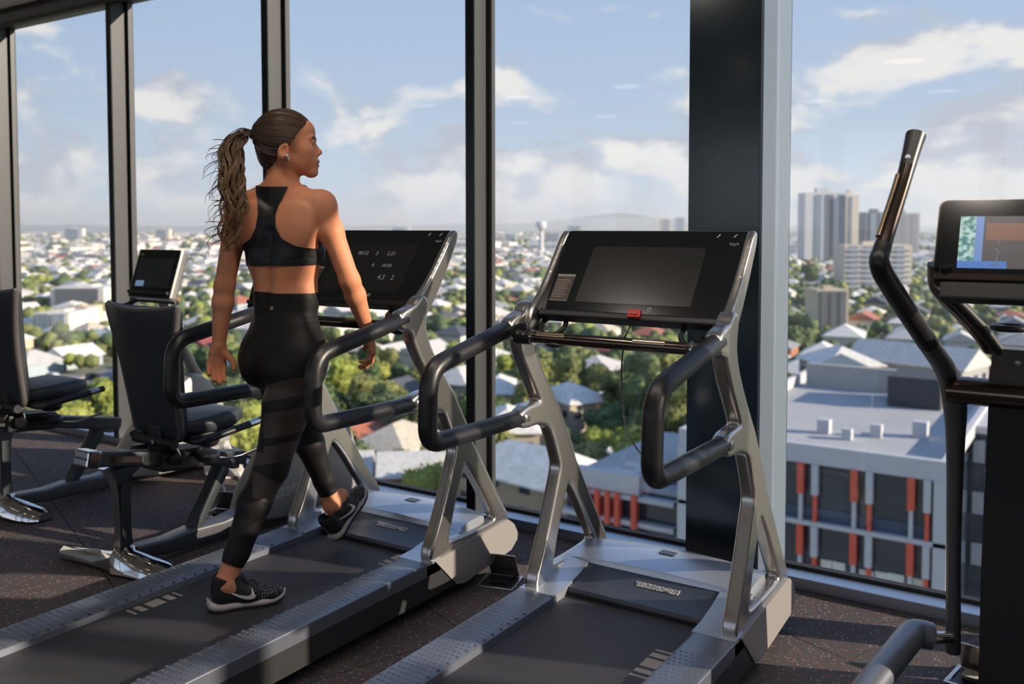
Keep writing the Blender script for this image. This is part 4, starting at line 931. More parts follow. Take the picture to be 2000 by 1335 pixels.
# feet inside the shoes
RD = A((cos(radians(58)), sin(radians(58)), 0)); RHEEL = A((-2.585, 2.012, .172)); LDh = A((-.02, .755, .655)); LDh /= np.linalg.norm(LDh); LHEEL = A((-2.672, 2.722, .205))
S.cone(RA, RA+RD*.06+A((0, 0, -.035)), .034, .03, .02); S.cone(RA, RA-RD*.008-A((0, 0, .04)), .030, .022, .02)
S.cone(LA, LA+LDh*.06-A((0, -.01, .015)), .034, .03, .02); S.cone(LA, LA-LDh*.01-A((0, -.02, .035)), .030, .022, .02)
# hands
HANDS = []
def hand(wr, d, n, t, curl, spread=.0182, thumb=(.55, .62, .45)):
    d, n, t = [A(x)/np.linalg.norm(x) for x in (d, n, t)]; n = n-d*(n@d); n /= np.linalg.norm(n); t = t-d*(t@d)-n*(t@n); t /= np.linalg.norm(t)
    K = wr+d*.078; S.cone(wr, wr+d*.02, .0225, .018, .012, t, 1.1, 1.5); S.cone(wr+d*.022, K, .0165, .0135, .012, t, 1.75, 2.75)
    for i, ln in enumerate((.93, 1.04, .98, .78)):
        b = K+t*(.0275-spread*i)-d*(.004 if i in (1, 2) else .010); ang = 0; r = (.0092, .0094, .0090, .0080)[i]
        for j, L_ in enumerate((.043, .027, .021)):
            ang += radians(curl[j]+3*i); e = b+(d*cos(ang)+n*sin(ang))*L_*ln; HANDS.append((b, e)); S.cone(b, e, r*(1-.08*j), r*(.93-.08*j), .004); b = e
    b = wr+d*.026+t*.026+n*.006; v1 = d*thumb[0]+t*thumb[1]+n*thumb[2]; v1 /= np.linalg.norm(v1); e = b+v1*.040; S.cone(b-d*.006-t*.006, e, .0145, .0105, .010); v2 = v1+d*.55+n*.25-t*.35; v2 /= np.linalg.norm(v2); S.cone(e, e+v2*.030, .0105, .0078, .004); HANDS.extend([(wr, b), (b, e), (e, e+v2*.030)])
hand(LW, LW-LE+A((-.012, 0, -.02)), (.86, -.5, 0), (.5, .86, 0), (22, 38, 32))
hand(RW, A((.016, .016, -.1)), (-.82, -.57, 0), (-.57, .82, 0), (18, 34, 30))
# head
S.ell(hp(-.014, 0, .024), (.099, .0755, .087), .02, HM); S.ell(hp(.034, 0, -.022), (.060, .060, .083), .03, HM); S.ell(hp(.046, 0, .052), (.044, .054, .040), .02, HM)
for sg in (1, -1):
    S.cone(hp(.000, sg*.050, -.060), hp(.078, sg*.014, -.098), .022, .017, .02); S.ell(hp(.060, sg*.044, -.020), (.026, .020, .024), .02, HM); S.ell(hp(.058, sg*.034, -.052), (.032, .023, .034), .025, HM)
    S.cone(hp(.087, sg*.012, .021), hp(.076, sg*.044, .022), .0085, .008, .012); S.ell(hp(.097, sg*.031, .001), (.0125, .0155, .0080), .007, HM, sub=True)
    S.ell(hp(.082, sg*.031, .0085), (.0095, .0155, .0042), .004, HM); S.ell(hp(.079, sg*.031, -.007), (.009, .0145, .0036), .005, HM)
    S.ell(hp(.1025, sg*.0100, -.0315), (.0085, .0062, .0062), .006, HM)
    em = HM@np.array(((cos(.25), 0, sin(.25)), (0, 1, 0), (-sin(.25), 0, cos(.25))))
    em2 = em@np.array(((cos(.3*sg), -sin(.3*sg), 0), (sin(.3*sg), cos(.3*sg), 0), (0, 0, 1)))
    S.ell(hp(-.013, sg*.080, -.034), (.020, .0105, .032), .004, em2); S.ell(hp(-.009, sg*.0915, -.031), (.0120, .0085, .0195), .003, em2, sub=True); S.ell(hp(.003, sg*.083, -.040), (.005, .006, .008), .004, em); S.ell(hp(.000, sg*.077, -.060), (.009, .006, .010), .005, em)
S.ell(hp(.090, 0, -.100), (.019, .019, .015), .018, HM); S.ell(hp(.084, 0, -.064), (.025, .029, .030), .02, HM)
S.cone(hp(.090, 0, .004), hp(.1095, 0, -.0215), .0070, .0085, .010); S.ell(hp(.1105, 0, -.0240), (.0095, .0090, .0078), .008, HM)
S.ell(hp(.1015, 0, -.0575), (.0115, .021, .0062), .006, HM); S.ell(hp(.0995, 0, -.0725), (.0115, .018, .0070), .006, HM)
S.cone(hp(.112, -.022, -.0650), hp(.112, .022, -.0650), .0030, .0030, .003, sub=True)
BV, BF = S.mesh(); BV = relax(BV, BF, 2, .5); del S.F
def normals(v, f):
    t = f[:, [0, 1, 2]]; n = np.cross(v[f[:, 2]]-v[f[:, 0]], v[f[:, 3]]-v[f[:, 1]]); N = np.zeros_like(v)
    for i in range(4):
        for k in range(3): N[:, k] += np.bincount(f[:, i], n[:, k], len(v))
    return N/np.maximum(np.linalg.norm(N, axis=1), 1e-9)[:, None]
BN = normals(BV, BF)
body = link_mesh('body', mesh('body', BV-A(WB), BF, M_skin, 180), woman)
def clip(val, off):
    """part of the body surface where val > 0, cut cleanly along val = 0, lifted by off"""
    tr = np.concatenate([BF[:, [0, 1, 2]], BF[:, [0, 2, 3]]]); ins = val > 0; c = ins[tr].sum(1); V = BV+BN*off; keep = tr[c == 3]
    used = np.unique(np.concatenate([keep.ravel(), tr[(c > 0) & (c < 3)].ravel()])); new = []; cache = {}; out = [keep]
    def ev(a, b):
        k = (a, b) if a < b else (b, a)
        if k not in cache: t = val[a]/(val[a]-val[b]); cache[k] = len(V)+len(new); new.append(V[a]+(V[b]-V[a])*t)
        return cache[k]
    extra = []
    for T in tr[(c > 0) & (c < 3)]:
        a, b, d = T
        while True:
            s_ = (ins[a], ins[b], ins[d])
            if s_ in ((True, False, False), (False, True, True)): break
            a, b, d = b, d, a
        p, q = ev(a, b), ev(a, d)
        if ins[a]: extra.append((a, p, q))
        else: extra += [(p, b, d), (p, d, q)]
    F_ = np.concatenate([keep, np.array(extra, int).reshape(-1, 3)]); V2 = np.concatenate([V, np.array(new).reshape(-1, 3)]); u, inv = np.unique(F_, return_inverse=True)
    return V2[u], inv.reshape(-1, 3)
def segd(p, a, b):
    ba = b-a; t = np.clip((p-a)@ba/(ba@ba), 0, 1); return np.linalg.norm(p-a-t[:, None]*ba, axis=1)
armd = np.min([segd(BV, a, b) for a, b in ((RS, RE), (RE, RW), (RW, RW+A((.03, .04, -.17))), (LS, LE), (LE, LW), (LW, LW+A((-.0, 0, -.18))))], 0)
forearm = np.min([segd(BV, a, b) for a, b in [(RE, RW), (LE, LW), (RW, RW+A((.012, .012, -.075))), (LW, LW+A((-.01, -.005, -.075)))]+HANDS], 0)
dR = np.min([segd(BV, RH, RK), segd(BV, RK, RA-A((0, 0, .1)))], 0); dL = np.min([segd(BV, LH, LK), segd(BV, LK, LA+(LA-LK)*.3)], 0)
uR = (RK-RA)/np.linalg.norm(RK-RA); uL = (LK-LA)/np.linalg.norm(LK-LA)
hem = np.where(dR < dL, (BV-(RA+uR*.072))@uR, (BV-(LA+uL*.058))@uL)
waist = 1.268-.05*(BV@a_p-P_@a_p)-BV[:, 2]
tors = np.min([dR, dL, segd(BV, P_, W_), segd(BV, W_, Rb)], 0)
legv = np.minimum(np.minimum(hem, waist), forearm-(tors-.085))
# diagonal see-through panels on the right thigh and knee
ax_t = (RH-RK)/np.linalg.norm(RH-RK); side = A((1.0, .0, 0)); h_ = (BV-RK)@ax_t; lat = (BV-RK)@A((.74, -.67, 0)); lon = (BV-RK)@A((.67, .74, 0))
slant = h_-.42*lon                                             # falls towards the front
bands = np.max([.030-np.abs(slant-.262), .042-np.abs(slant-.150), .030-np.abs(slant-.052)], 0); bands = np.maximum(bands, .043-np.abs(h_+.25*lon+.072))
pan = np.minimum(np.minimum(np.minimum(bands, legv-.004), lat+.02), .13-dR)
pan = np.minimum(pan, np.where(dR < dL+.02, 1, -1)); pan = np.minimum(pan, lon+np.where(h_ > .05, .02, .06)+.35*np.maximum(h_-.1, 0)*0)
V, F = clip(np.minimum(legv, 1), .0030); leggings = link_mesh('leggings', mesh('leggings', V-A(WB), F, M_leg, 180), woman)
V, F = clip(pan, .0037); link_mesh('mesh_panel', mesh('mesh_panel', V-A(WB), F, M_mesh, 180), leggings)
hip_lab = hp_ = None
# waistband seam and little round tab
def ring_on_body(zf, off, n=64):
    pts = []
    for k in range(n): 
        a = 2*pi*k/n; pts.append((W_[0]+.12*cos(a), W_[1]+.12*sin(a)))
    return pts
# sports bra
sx = (BV-CS)@a_s; sxr = (BV-Rb)@a_r; fy = (BV-CS)@fw(a_s); z = BV[:, 2]
hw = np.interp(z, [1.38, 1.415, 1.435, 1.46, 1.50, 1.545, 1.585, 1.62, 1.66], [.30, .20, .105, .060, .038, .033, .040, .055, .070])
strip = hw-np.abs(sx+.012)
front = np.maximum(1.50-z, .024-np.abs(np.abs(sx)-.075))
top = np.where(fy < -.005, strip, np.where(fy > .015, front, np.maximum(strip, .024-np.abs(np.abs(sx)-.070))))
brav = np.minimum(np.minimum(top, z-(1.362+.02*sx)), armd-.052); brav = np.minimum(brav, 1.652+.1*fy-z)
V, F = clip(brav, .0032); bra = link_mesh('sports_bra', mesh('sports_bra', V-A(WB), F, M_bra, 180), woman)
bandv = np.minimum(.003-np.abs(z-(1.385+.02*sx)), armd-.055); V, F = clip(bandv, .0036); link_mesh('band_seam', mesh('band_seam', V-A(WB), F, mat('bra seam', (.02, .021, .025), .5), 180), bra)
seamv = np.minimum(.0016-np.abs(BV[:, 2]-(1.172-.05*(BV@a_p-P_@a_p))), forearm-.06); V, F = clip(seamv, .0038); link_mesh('waistband_seam', mesh('waistband_seam', V-A(WB), F, mat('legging seam', (.02, .018, .019), .6), 180), leggings)
# small round logo on the waistband, back left
lp = np.argmin(np.linalg.norm(BV-A(on_depth(514, 604, 3.22)), axis=1)); lc, ln_ = Vector(BV[lp]+BN[lp]*.0042)-WB, Vector(BN[lp])
lo = MB().torus((0, 0, 0), .0052, .0011, 'z', seg=16, rs=5).build('waistband_logo', M_white, leggings); lo.matrix_local = Matrix.Translation(lc) @ ln_.to_track_quat('Z', 'Y').to_matrix().to_4x4()
# lips, brows, eyes
hl = (BV-HO)@HM
lipv = np.minimum(1-np.sqrt(((hl[:, 2]+.065)/.0135)**2+(hl[:, 1]/.0215)**2), (hl[:, 0]-.09)*50)*.01; V, F = clip(lipv, .0005); link_mesh('lips', mesh('lips', V-A(WB), F, M_lip, 180), woman)
bvv = np.minimum(.0040-np.abs(hl[:, 2]-(.0205+.006*np.sin(np.clip((np.abs(hl[:, 1])-.012)/.036, 0, 1)*pi))), np.minimum(np.abs(hl[:, 1])-.010, .047-np.abs(hl[:, 1]))); bvv = np.minimum(bvv, (hl[:, 0]-.05)*2); V, F = clip(bvv, .0008); link_mesh('eyebrows', mesh('eyebrows', V-A(WB), F, M_brow, 180), woman)
for sg in (1, -1):
    c = hp(.0775, sg*.0310, .001)-A(WB); e = MB().lathe([(.0118*sin(a*pi/10), -.0118*cos(a*pi/10)) for a in range(11)], 18, Matrix.Translation(c)).build('eye', M_eye, woman, 180)
    ic = hp(.0775+.0112, sg*.0310+sg*.001, .0005)-A(WB); q = Vector(HM@A((.96, sg*.12, 0))).to_track_quat('Z', 'Y').to_matrix().to_4x4()
    MB().lathe([(.0058, -.003), (.0058, .0004), (.003, .0012), (0, .0013)], 14, Matrix.Translation(ic) @ q).build('iris', M_iris, e, 180)
    MB().tube([hp(.0835, sg*.018, .0085)-A(WB), hp(.0895, sg*.030, .0095)-A(WB), hp(.081, sg*.045, .0065)-A(WB)], [.0010, .0016, .0010], 6).build('eyelashes', M_brow, woman)
bud = MB().lathe([(0, -.006), (.005, -.005), (.0065, 0), (.005, .005), (0, .006)], 12, Matrix.Translation(hp(.002, .0900, -.050)-A(WB))).build('earbud', M_bud, woman, 180)
MB().tube([hp(.002, .0915, -.050)-A(WB), hp(.012, .0865, -.070)-A(WB)], .0032, 8).build('earbud_stem', M_bud, bud, 180)
# ---- hair
TIE = hp(-.122, .0, .028)
hc, hr = A((-.020, 0, .026)), A((.1085, .0865, .0985))
def hairF(u): return np.interp(u, [-.125, -.10, -.075, -.05, -.03, -.012, .0, .03, .05, .068, .082, .098, .12], [-.058, -.050, -.046, -.036, -.018, .006, .014, .030, .044, .060, .074, .110, .2])
H = Field(hp(0, 0, 0)-.17, hp(0, 0, 0)+.17, .0045)
H.ell(hp(*hc), hr, .0, HM); H.ell(hp(-.055, 0, -.045), (.052, .062, .060), .03, HM); H.ell(hp(-.103, 0, .03), (.028, .03, .032), .02, HM)
HV_, HF_ = H.mesh(); HV_ = relax(HV_, HF_, 2); del H.F
q = (HV_-HO)@HM; BVs, BFs, BNs = BV, BF, BN; BV, BF, BN = HV_, HF_, normals(HV_, HF_)
tl = (HV_-TIE)@HM; phi = np.arctan2(tl[:, 2], tl[:, 1]); BV = BV+BN*(.0011*np.sin(phi*34)+.0011*np.sin(phi*57+1.3)+.0016*np.sin(phi*13+.4))[:, None]
V, F = clip(hairF(q[:, 2])-q[:, 0], 0.0); hcap = link_mesh('hair', mesh('hair', V-A(WB), F, M_hair, 180), woman)
ta = hcap.data.attributes.new('tone', 'FLOAT', 'POINT'); ph = np.arctan2(((V-TIE)@HM)[:, 2], ((V-TIE)@HM)[:, 1]); ta.data.foreach_set('value', (.06+.10*np.sin(ph*29)+.08*np.sin(ph*71+2)+.22*np.clip(((V-HO)@HM)[:, 0]/.09, 0, 1)).astype(np.float32))
BV, BF, BN = BVs, BFs, BNs
hrng = random.Random(5)
def strands(name, paths, rad, tones, parent):
    mb = MB(); tn_ = []
    for (pts, r0, tr) in zip(paths, rad, tones):
        n = len(pts); mb.tube([Vector(p)-WB for p in pts], [max(r0*(1-.75*(k/(n-1))**2), .0003) for k in range(n)], 4, cap=True); 
        for k in range(n): tn_ += [tr[0]+(tr[1]-tr[0])*k/(n-1)]*4
    o = mb.build(name, M_hair, parent, 180); at = o.data.attributes.new('tone', 'FLOAT', 'POINT'); at.data.foreach_set('value', tn_); return o
# combed-back strands over the scalp
pp, rd, tt = [], [], []
for i in range(230):
    sg = 1 if hrng.random() < .72 else -1; u0 = hrng.uniform(-.02, .10); f0 = float(hairF(u0))-.003
    if u0 < -.01: f0 = hrng.uniform(-.03, .0)
    d0 = A((f0, 0, u0))-hc; k_ = 1-(d0[0]/hr[0])**2-(d0[2]/hr[2])**2
    if k_ < .0: k_ = .0; sc_ = 1/sqrt((d0[0]/hr[0])**2+(d0[2]/hr[2])**2); d0 = d0*sc_
    st = hc+A((d0[0], sg*hr[1]*sqrt(k_), d0[2])); en = A((-.122, 0, .028)); pts = []
    for k in range(11):
        t = k/10; p = st*(1-t)+en*t; v = (p-hc)/hr; L_ = np.linalg.norm(v); lift = 1.012+.006*hrng.random(); p2 = hc+(p-hc)/max(L_, .2)*lift if t < .86 else p
        if t >= .86: e2 = hc+(p-hc)/max(L_, .2)*1.02; p2 = e2*(1-(t-.86)/.14)+en*((t-.86)/.14)
        pts.append(hp(*p2))
    pp.append([A(x) for x in spline(pts, 2)]); rd.append(hrng.uniform(.0008, .0019)); b = hrng.uniform(.0, .42); tt.append((b+.15*hrng.random(), b*.6))
for i in range(3):                                          # loose wisps before the ear
    s0 = hrng.uniform(.066, .074); pp.append([A(x) for x in spline([hp(.030-.004*i, s0+.004, .030), hp(.022+.003*i, .0800, -.005), hp(.016+.004*i, .0815, -.035), hp(.024+.004*i, .077+.002*i, -.062-.004*i)], 4)]); rd.append(.0011); tt.append((.7, 1.0))
strands('combed_strands', pp, rd, tt, hcap)['kind'] = 'stuff'
tie = MB().torus((0, 0, 0), .0165, .006, 'z').build('hair_tie', mat('hair tie', (.02, .014, .012), .6), woman, 180); tie.matrix_local = Matrix.Translation(Vector(TIE+HM@A((-.008, 0, .002)))-WB) @ Vector(HM@A((-1, 0, .25))).to_track_quat('Z', 'Y').to_matrix().to_4x4()
# ponytail: a wavy bundle of locks blown back
def onr(px, py, dd): return A(on_depth(px, py, dd))
T0 = TIE+HM@A((-.006, 0, .002)); D0 = proj(T0)[2]
guide = [T0, onr(472, 262, D0+.0), onr(456, 284, D0-.02), onr(454, 330, D0-.05), onr(458, 375, D0-.08), onr(458, 415, D0-.09), onr(449, 458, D0-.10), onr(446, 492, D0-.10)]
rad_g = [.010, .026, .034, .040, .044, .041, .030, .014]
pp, rd, tt = [], [], []
gsp = spline(guide, 4); rs = np.interp(np.linspace(0, 1, len(gsp)), np.linspace(0, 1, 8), rad_g)
for lk in range(34):
    a = hrng.uniform(0, 2*pi); rr = sqrt(hrng.random()); ln = hrng.uniform(.66, 1.0); ph_ = hrng.uniform(0, 6.28); wa = hrng.uniform(.006, .015); tw = hrng.uniform(-1.2, 1.2); fr_ = hrng.uniform(.62, .9); tb = hrng.uniform(0, .3); te = hrng.uniform(.6, 1.2)
    for j in range(11):
        n = 17; pts = []; ja, jr = hrng.uniform(0, 6.28), hrng.uniform(.002, .0085); l2 = ln*hrng.uniform(.9, 1.03)
        for k in range(n):
            t = min(k/(n-1)*l2, 1)*(len(gsp)-1); i0 = min(int(t), len(gsp)-2); c = gsp[i0]+(gsp[i0+1]-gsp[i0])*(t-i0); r = float(np.interp(t, range(len(gsp)), rs))*rr
            aa = a+tw*k/n; g_ = min(1, k/5)*(1+.6*k/n); wob = wa*sin(ph_+t*fr_)*g_; w2_ = wa*.7*cos(ph_*1.7+t*fr_*.9)*g_; q_ = jr*(1-.45*k/n)
            pts.append(c+_R*(cos(aa)*r+wob+cos(ja)*q_)+_F*(sin(aa)*r*.8+w2_+sin(ja)*q_)+_U*(0 if k > 2 else sin(aa)*r*.8))
        pp.append(pts); rd.append(hrng.uniform(.0011, .0026)); tt.append((tb+.06*hrng.random(), min(1, te+.2*hrng.random())))
for i in range(46):                                         # fly-away ends and curls
    t0 = hrng.uniform(.25, .9); gsp = spline(guide, 4); c = gsp[int(t0*(len(gsp)-1))]; o_ = -_R*hrng.uniform(.01, .035); L_ = hrng.uniform(.05, .10); dn = -_U*hrng.uniform(.01, .05) if hrng.random() < .75 else _U*.01
    pts = [c+o_*.3, c+o_+dn*.4, c+o_-_R*L_*.45+dn*.8, c+o_-_R*L_*.75+dn*1.4-_U*.008, c+o_-_R*L_*hrng.uniform(.5, 1.0)+dn*2.0-_U*.015]; pp.append([A(x) for x in spline(pts, 3)]); rd.append(hrng.uniform(.0008, .0018)); tt.append((.15, hrng.uniform(.2, .8)))
for i in range(10):
    c = guide[1]+_U*.0; pts = [guide[0]+_U*.01, c+_U*hrng.uniform(.01, .022)-_R*.01, guide[2]-_R*hrng.uniform(.02, .045)+_U*.012, guide[3]-_R*hrng.uniform(.045, .075)]; pp.append([A(x) for x in spline(pts, 4)]); rd.append(.0008); tt.append((.1, .3))
strands('ponytail', pp, rd, tt, woman)['kind'] = 'stuff'
# ---- running shoes
def knit_mat():
    m = mat('black knit with pale flecks', (.012, .011, .013), .7); t = m.node_tree; b = t.nodes['Principled BSDF']; tcn = t.nodes.new('ShaderNodeTexCoord'); sp = t.nodes.new('ShaderNodeSeparateXYZ'); t.links.new(tcn.outputs['Object'], sp.inputs[0])
    mp = t.nodes.new('ShaderNodeMapping'); mp.inputs['Scale'].default_value = (130, 95, 130); t.links.new(tcn.outputs['Object'], mp.inputs[0]); v = t.nodes.new('ShaderNodeTexVoronoi'); v.inputs['Scale'].default_value = 1.0; v.inputs['Randomness'].default_value = .35; t.links.new(mp.outputs[0], v.inputs['Vector'])
    k = mth(t, 'MULTIPLY', mth(t, 'LESS_THAN', v.outputs['Distance'], .33), mrange(t, sp.outputs[1], .11, .16, 0, .75)); t.links.new(mixc(t, k, (.012, .011, .013), (.30, .28, .28)), b.inputs['Base Color']); return m
M_knit = knit_mat(); M_sole = mat('off-white foam sole', (.62, .55, .53), .6); M_out = mat('black outsole', (.012, .012, .013), .7)
def shoe_meshes():
    Q = Field((-.07, -.03, -.012), (.07, .285, .135), .0036)
    Q.cone((0, .044, .052), (0, .13, .046), .035, .037, .0); Q.cone((0, .13, .046), (0, .205, .034), .037, .026, .03, (1, 0, 0), 1.08, 1.5); Q.ell((0, .215, .034), (.040, .043, .022), .02)
    Q.cone((0, .034, .06), (0, .038, .106), .039, .041, .015); Q.cone((0, .095, .072), (0, .080, .110), .026, .016, .02, (1, 0, 0), 1.3, 1.7)
    Q.cone((0, .050, .102), (0, .044, .16), .034, .040, .004, sub=True)
    zz = (Q.lo[2]+Q.h*np.arange(Q.n[2]))[None, None, :]; Q.F = np.maximum(Q.F, (.020-zz).astype(np.float32)).astype(np.float32)
    v, f = Q.mesh(); v = relax(v, f, 2); up = mesh('upper', v, f, M_knit, 60)
    # sole: outline stations (y, half width, bottom, top)
    st = [(-.018, .012, .024, .052), (-.010, .024, .010, .042), (.004, .031, .003, .036), (.03, .036, .0, .031), (.07, .034, .001, .029), (.11, .034, .001, .030), (.15, .041, .0, .031), (.19, .0455, .0, .029), (.22, .043, .004, .029), (.245, .033, .011, .032), (.258, .019, .019, .037), (.264, .005, .027, .041)]
    b = MB(); n = 10
    for y, w_, z0, z1 in st:
        for k in range(n):
            a = 2*pi*k/n; cx_, cz_ = cos(a), sin(a); b.v.append((w_*math.copysign(abs(cx_)**.6, cx_), y, (z0+z1)/2+(z1-z0)/2*math.copysign(abs(cz_)**.55, cz_)))
    for i in range(len(st)-1):
        for k in range(n): k2 = (k+1) % n; b.f.append((i*n+k, i*n+k2, (i+1)*n+k2, (i+1)*n+k))
    b.f += [tuple(range(n))[::-1], tuple((len(st)-1)*n+k for k in range(n))]
    o = MB()
    for y, w_, z0, z1 in st[1:-1]:
        for sx_, zz_ in ((-1, z0-.0035), (1, z0-.0035), (1, z0+.003), (-1, z0+.003)): o.v.append((sx_*w_*.93, y, zz_))
    m_ = len(st)-2
    for i in range(m_-1):
        for k in range(4): k2 = (k+1) % 4; o.f.append((i*4+k, i*4+k2, (i+1)*4+k2, (i+1)*4+k))
    o.f += [(3, 2, 1, 0), tuple((m_-1)*4+k for k in range(4))]
    from mathutils.bvhtree import BVHTree
    bv = BVHTree.FromPolygons([Vector(p) for p in v], [list(map(int, q)) for q in f])
    def sw(side):
        top = [(.052, .0745), (.072, .0655), (.095, .0570), (.115, .0520), (.130, .0530), (.134, .0640), (.134, .0740)]; bot = [(.052, .0735), (.070, .0610), (.092, .0475), (.115, .0390), (.135, .0370), (.147, .0450), (.1355, .0755)]
        b2 = MB(); n2 = 0
        T_, B_ = spline(top, 4), spline(bot, 4)
        for p0, p1 in zip(T_, B_):
            for k in range(4):
                y, zq = p0*(1-k/3)+p1*(k/3); h_ = bv.ray_cast(Vector((side*.2, y, zq)), Vector((-side, 0, 0)), .4); xh = h_[0].x if h_[0] else side*.036; b2.v.append((xh+side*.0012, y, zq)); n2 += 1
        for i in range(len(T_)-1):
            for k in range(3): q = i*4+k; b2.f.append((q, q+1, q+5, q+4) if side < 0 else (q+4, q+5, q+1, q))
        return b2.mesh('swoosh', mat('swoosh white', (.72, .70, .68), .5), 180)
    lc_ = MB()
    for i in range(5):
        y = .098+i*.017; hL = bv.ray_cast(Vector((0, y, .2)), Vector((0, 0, -1)), .3); zt = hL[0].z if hL[0] else .07
        pts = []
        for k in range(7):
            x = -.020+.040*k/6; h_ = bv.ray_cast(Vector((x, y+(.006 if i % 2 else -.006)*(k/3-1), .2)), Vector((0, 0, -1)), .3); pts.append((x, y+(.006 if i % 2 else -.006)*(k/3-1), (h_[0].z if h_[0] else zt)+.0022))
        lc_.tube(pts, .0022, 6)
    for sg in (1, -1): lc_.tube(spline([(0, .094, .101), (sg*.012, .104, .116), (sg*.024, .116, .108), (sg*.010, .106, .099)], 5), .0019, 6); lc_.tube(spline([(0, .094, .101), (sg*.016, .112, .101), (sg*.030, .126, .090)], 4), .0017, 6)
    tab = MB().box((-.006, -.0075, .062), (.006, -.003, .098), .0015)
    return up, b.mesh('midsole', M_sole, 60), o.mesh('outsole', M_out), sw(1), sw(-1), lc_.mesh('laces', M_black, 180), tab.mesh('heel_tab', mat('heel tab', (.10, .10, .10), .5))
SHM = shoe_meshes()
def shoe(heel, yd, ud, mir):
    y = Vector(yd).normalized(); x = y.cross(Vector(ud)).normalized(); zv = x.cross(y)
    M = Matrix(((x.x, y.x, zv.x, 0), (x.y, y.y, zv.y, 0), (x.z, y.z, zv.z, 0), (0, 0, 0, 1))); M.translation = Vector(heel)-WB
    e = empty('running_shoe', parent=woman); e.matrix_local = M @ Matrix.Scale(.95, 4)
    for me in SHM: link_mesh(me.name.split('.')[0], me, e)
    return e
shoe(RHEEL+RD*.012+A((0, 0, .004)), RD, (0, 0, 1), False)
shoe(LHEEL, LDh, (-.12, -.62, .75), True)
# ================================================================== RECUMBENT BIKES, CROSS TRAINER, SMALL THINGS
M_seat = mat('dark blue-grey upholstery', (.030, .036, .044), .48, bump=(500, .08, .0006))
M_seat_shell = mat('satin seat edge', (.115, .105, .105), .35, .2)
M_gun = mat('gunmetal beam', (.125, .125, .135), .36, .45)
M_gun_d = mat('dark slate strut', (.040, .048, .055), .42, .2)
M_body = mat('bike housing silver', (.36, .335, .315), .45, .3)
M_scr2 = mat('bike screen picture', (.05, .055, .06), .25)
def loft(secs, m, name, parent, smooth=50, cap=True):
    """closed sections (lists of equal length) joined one after the other"""
    b = MB(); n = len(secs[0])
    for s_ in secs: b.v += [tuple(map(float, p)) for p in s_]
    for i in range(len(secs)-1):
        for k in range(n): k2 = (k+1) % n; b.f.append((i*n+k, i*n+k2, (i+1)*n+k2, (i+1)*n+k))
    if cap: b.f += [tuple(range(n))[::-1], tuple((len(secs)-1)*n+k for k in range(n))]
    return b.build(name, m, parent, smooth)
def rsec(cx, cz, hw, hh, y, r=.35, n=5):
    """rounded rectangle section in the XZ plane at y"""
    rr_ = min(hw, hh)*r; pts = []
    for (sx_, sz_), a0 in (((1, -1), -90), ((1, 1), 0), ((-1, 1), 90), ((-1, -1), 180)):
        for k in range(n): a = radians(a0+90*k/(n-1)); pts.append((cx+sx_*(hw-rr_)+rr_*cos(a), y, cz+sz_*(hh-rr_)+rr_*sin(a)))
    return pts
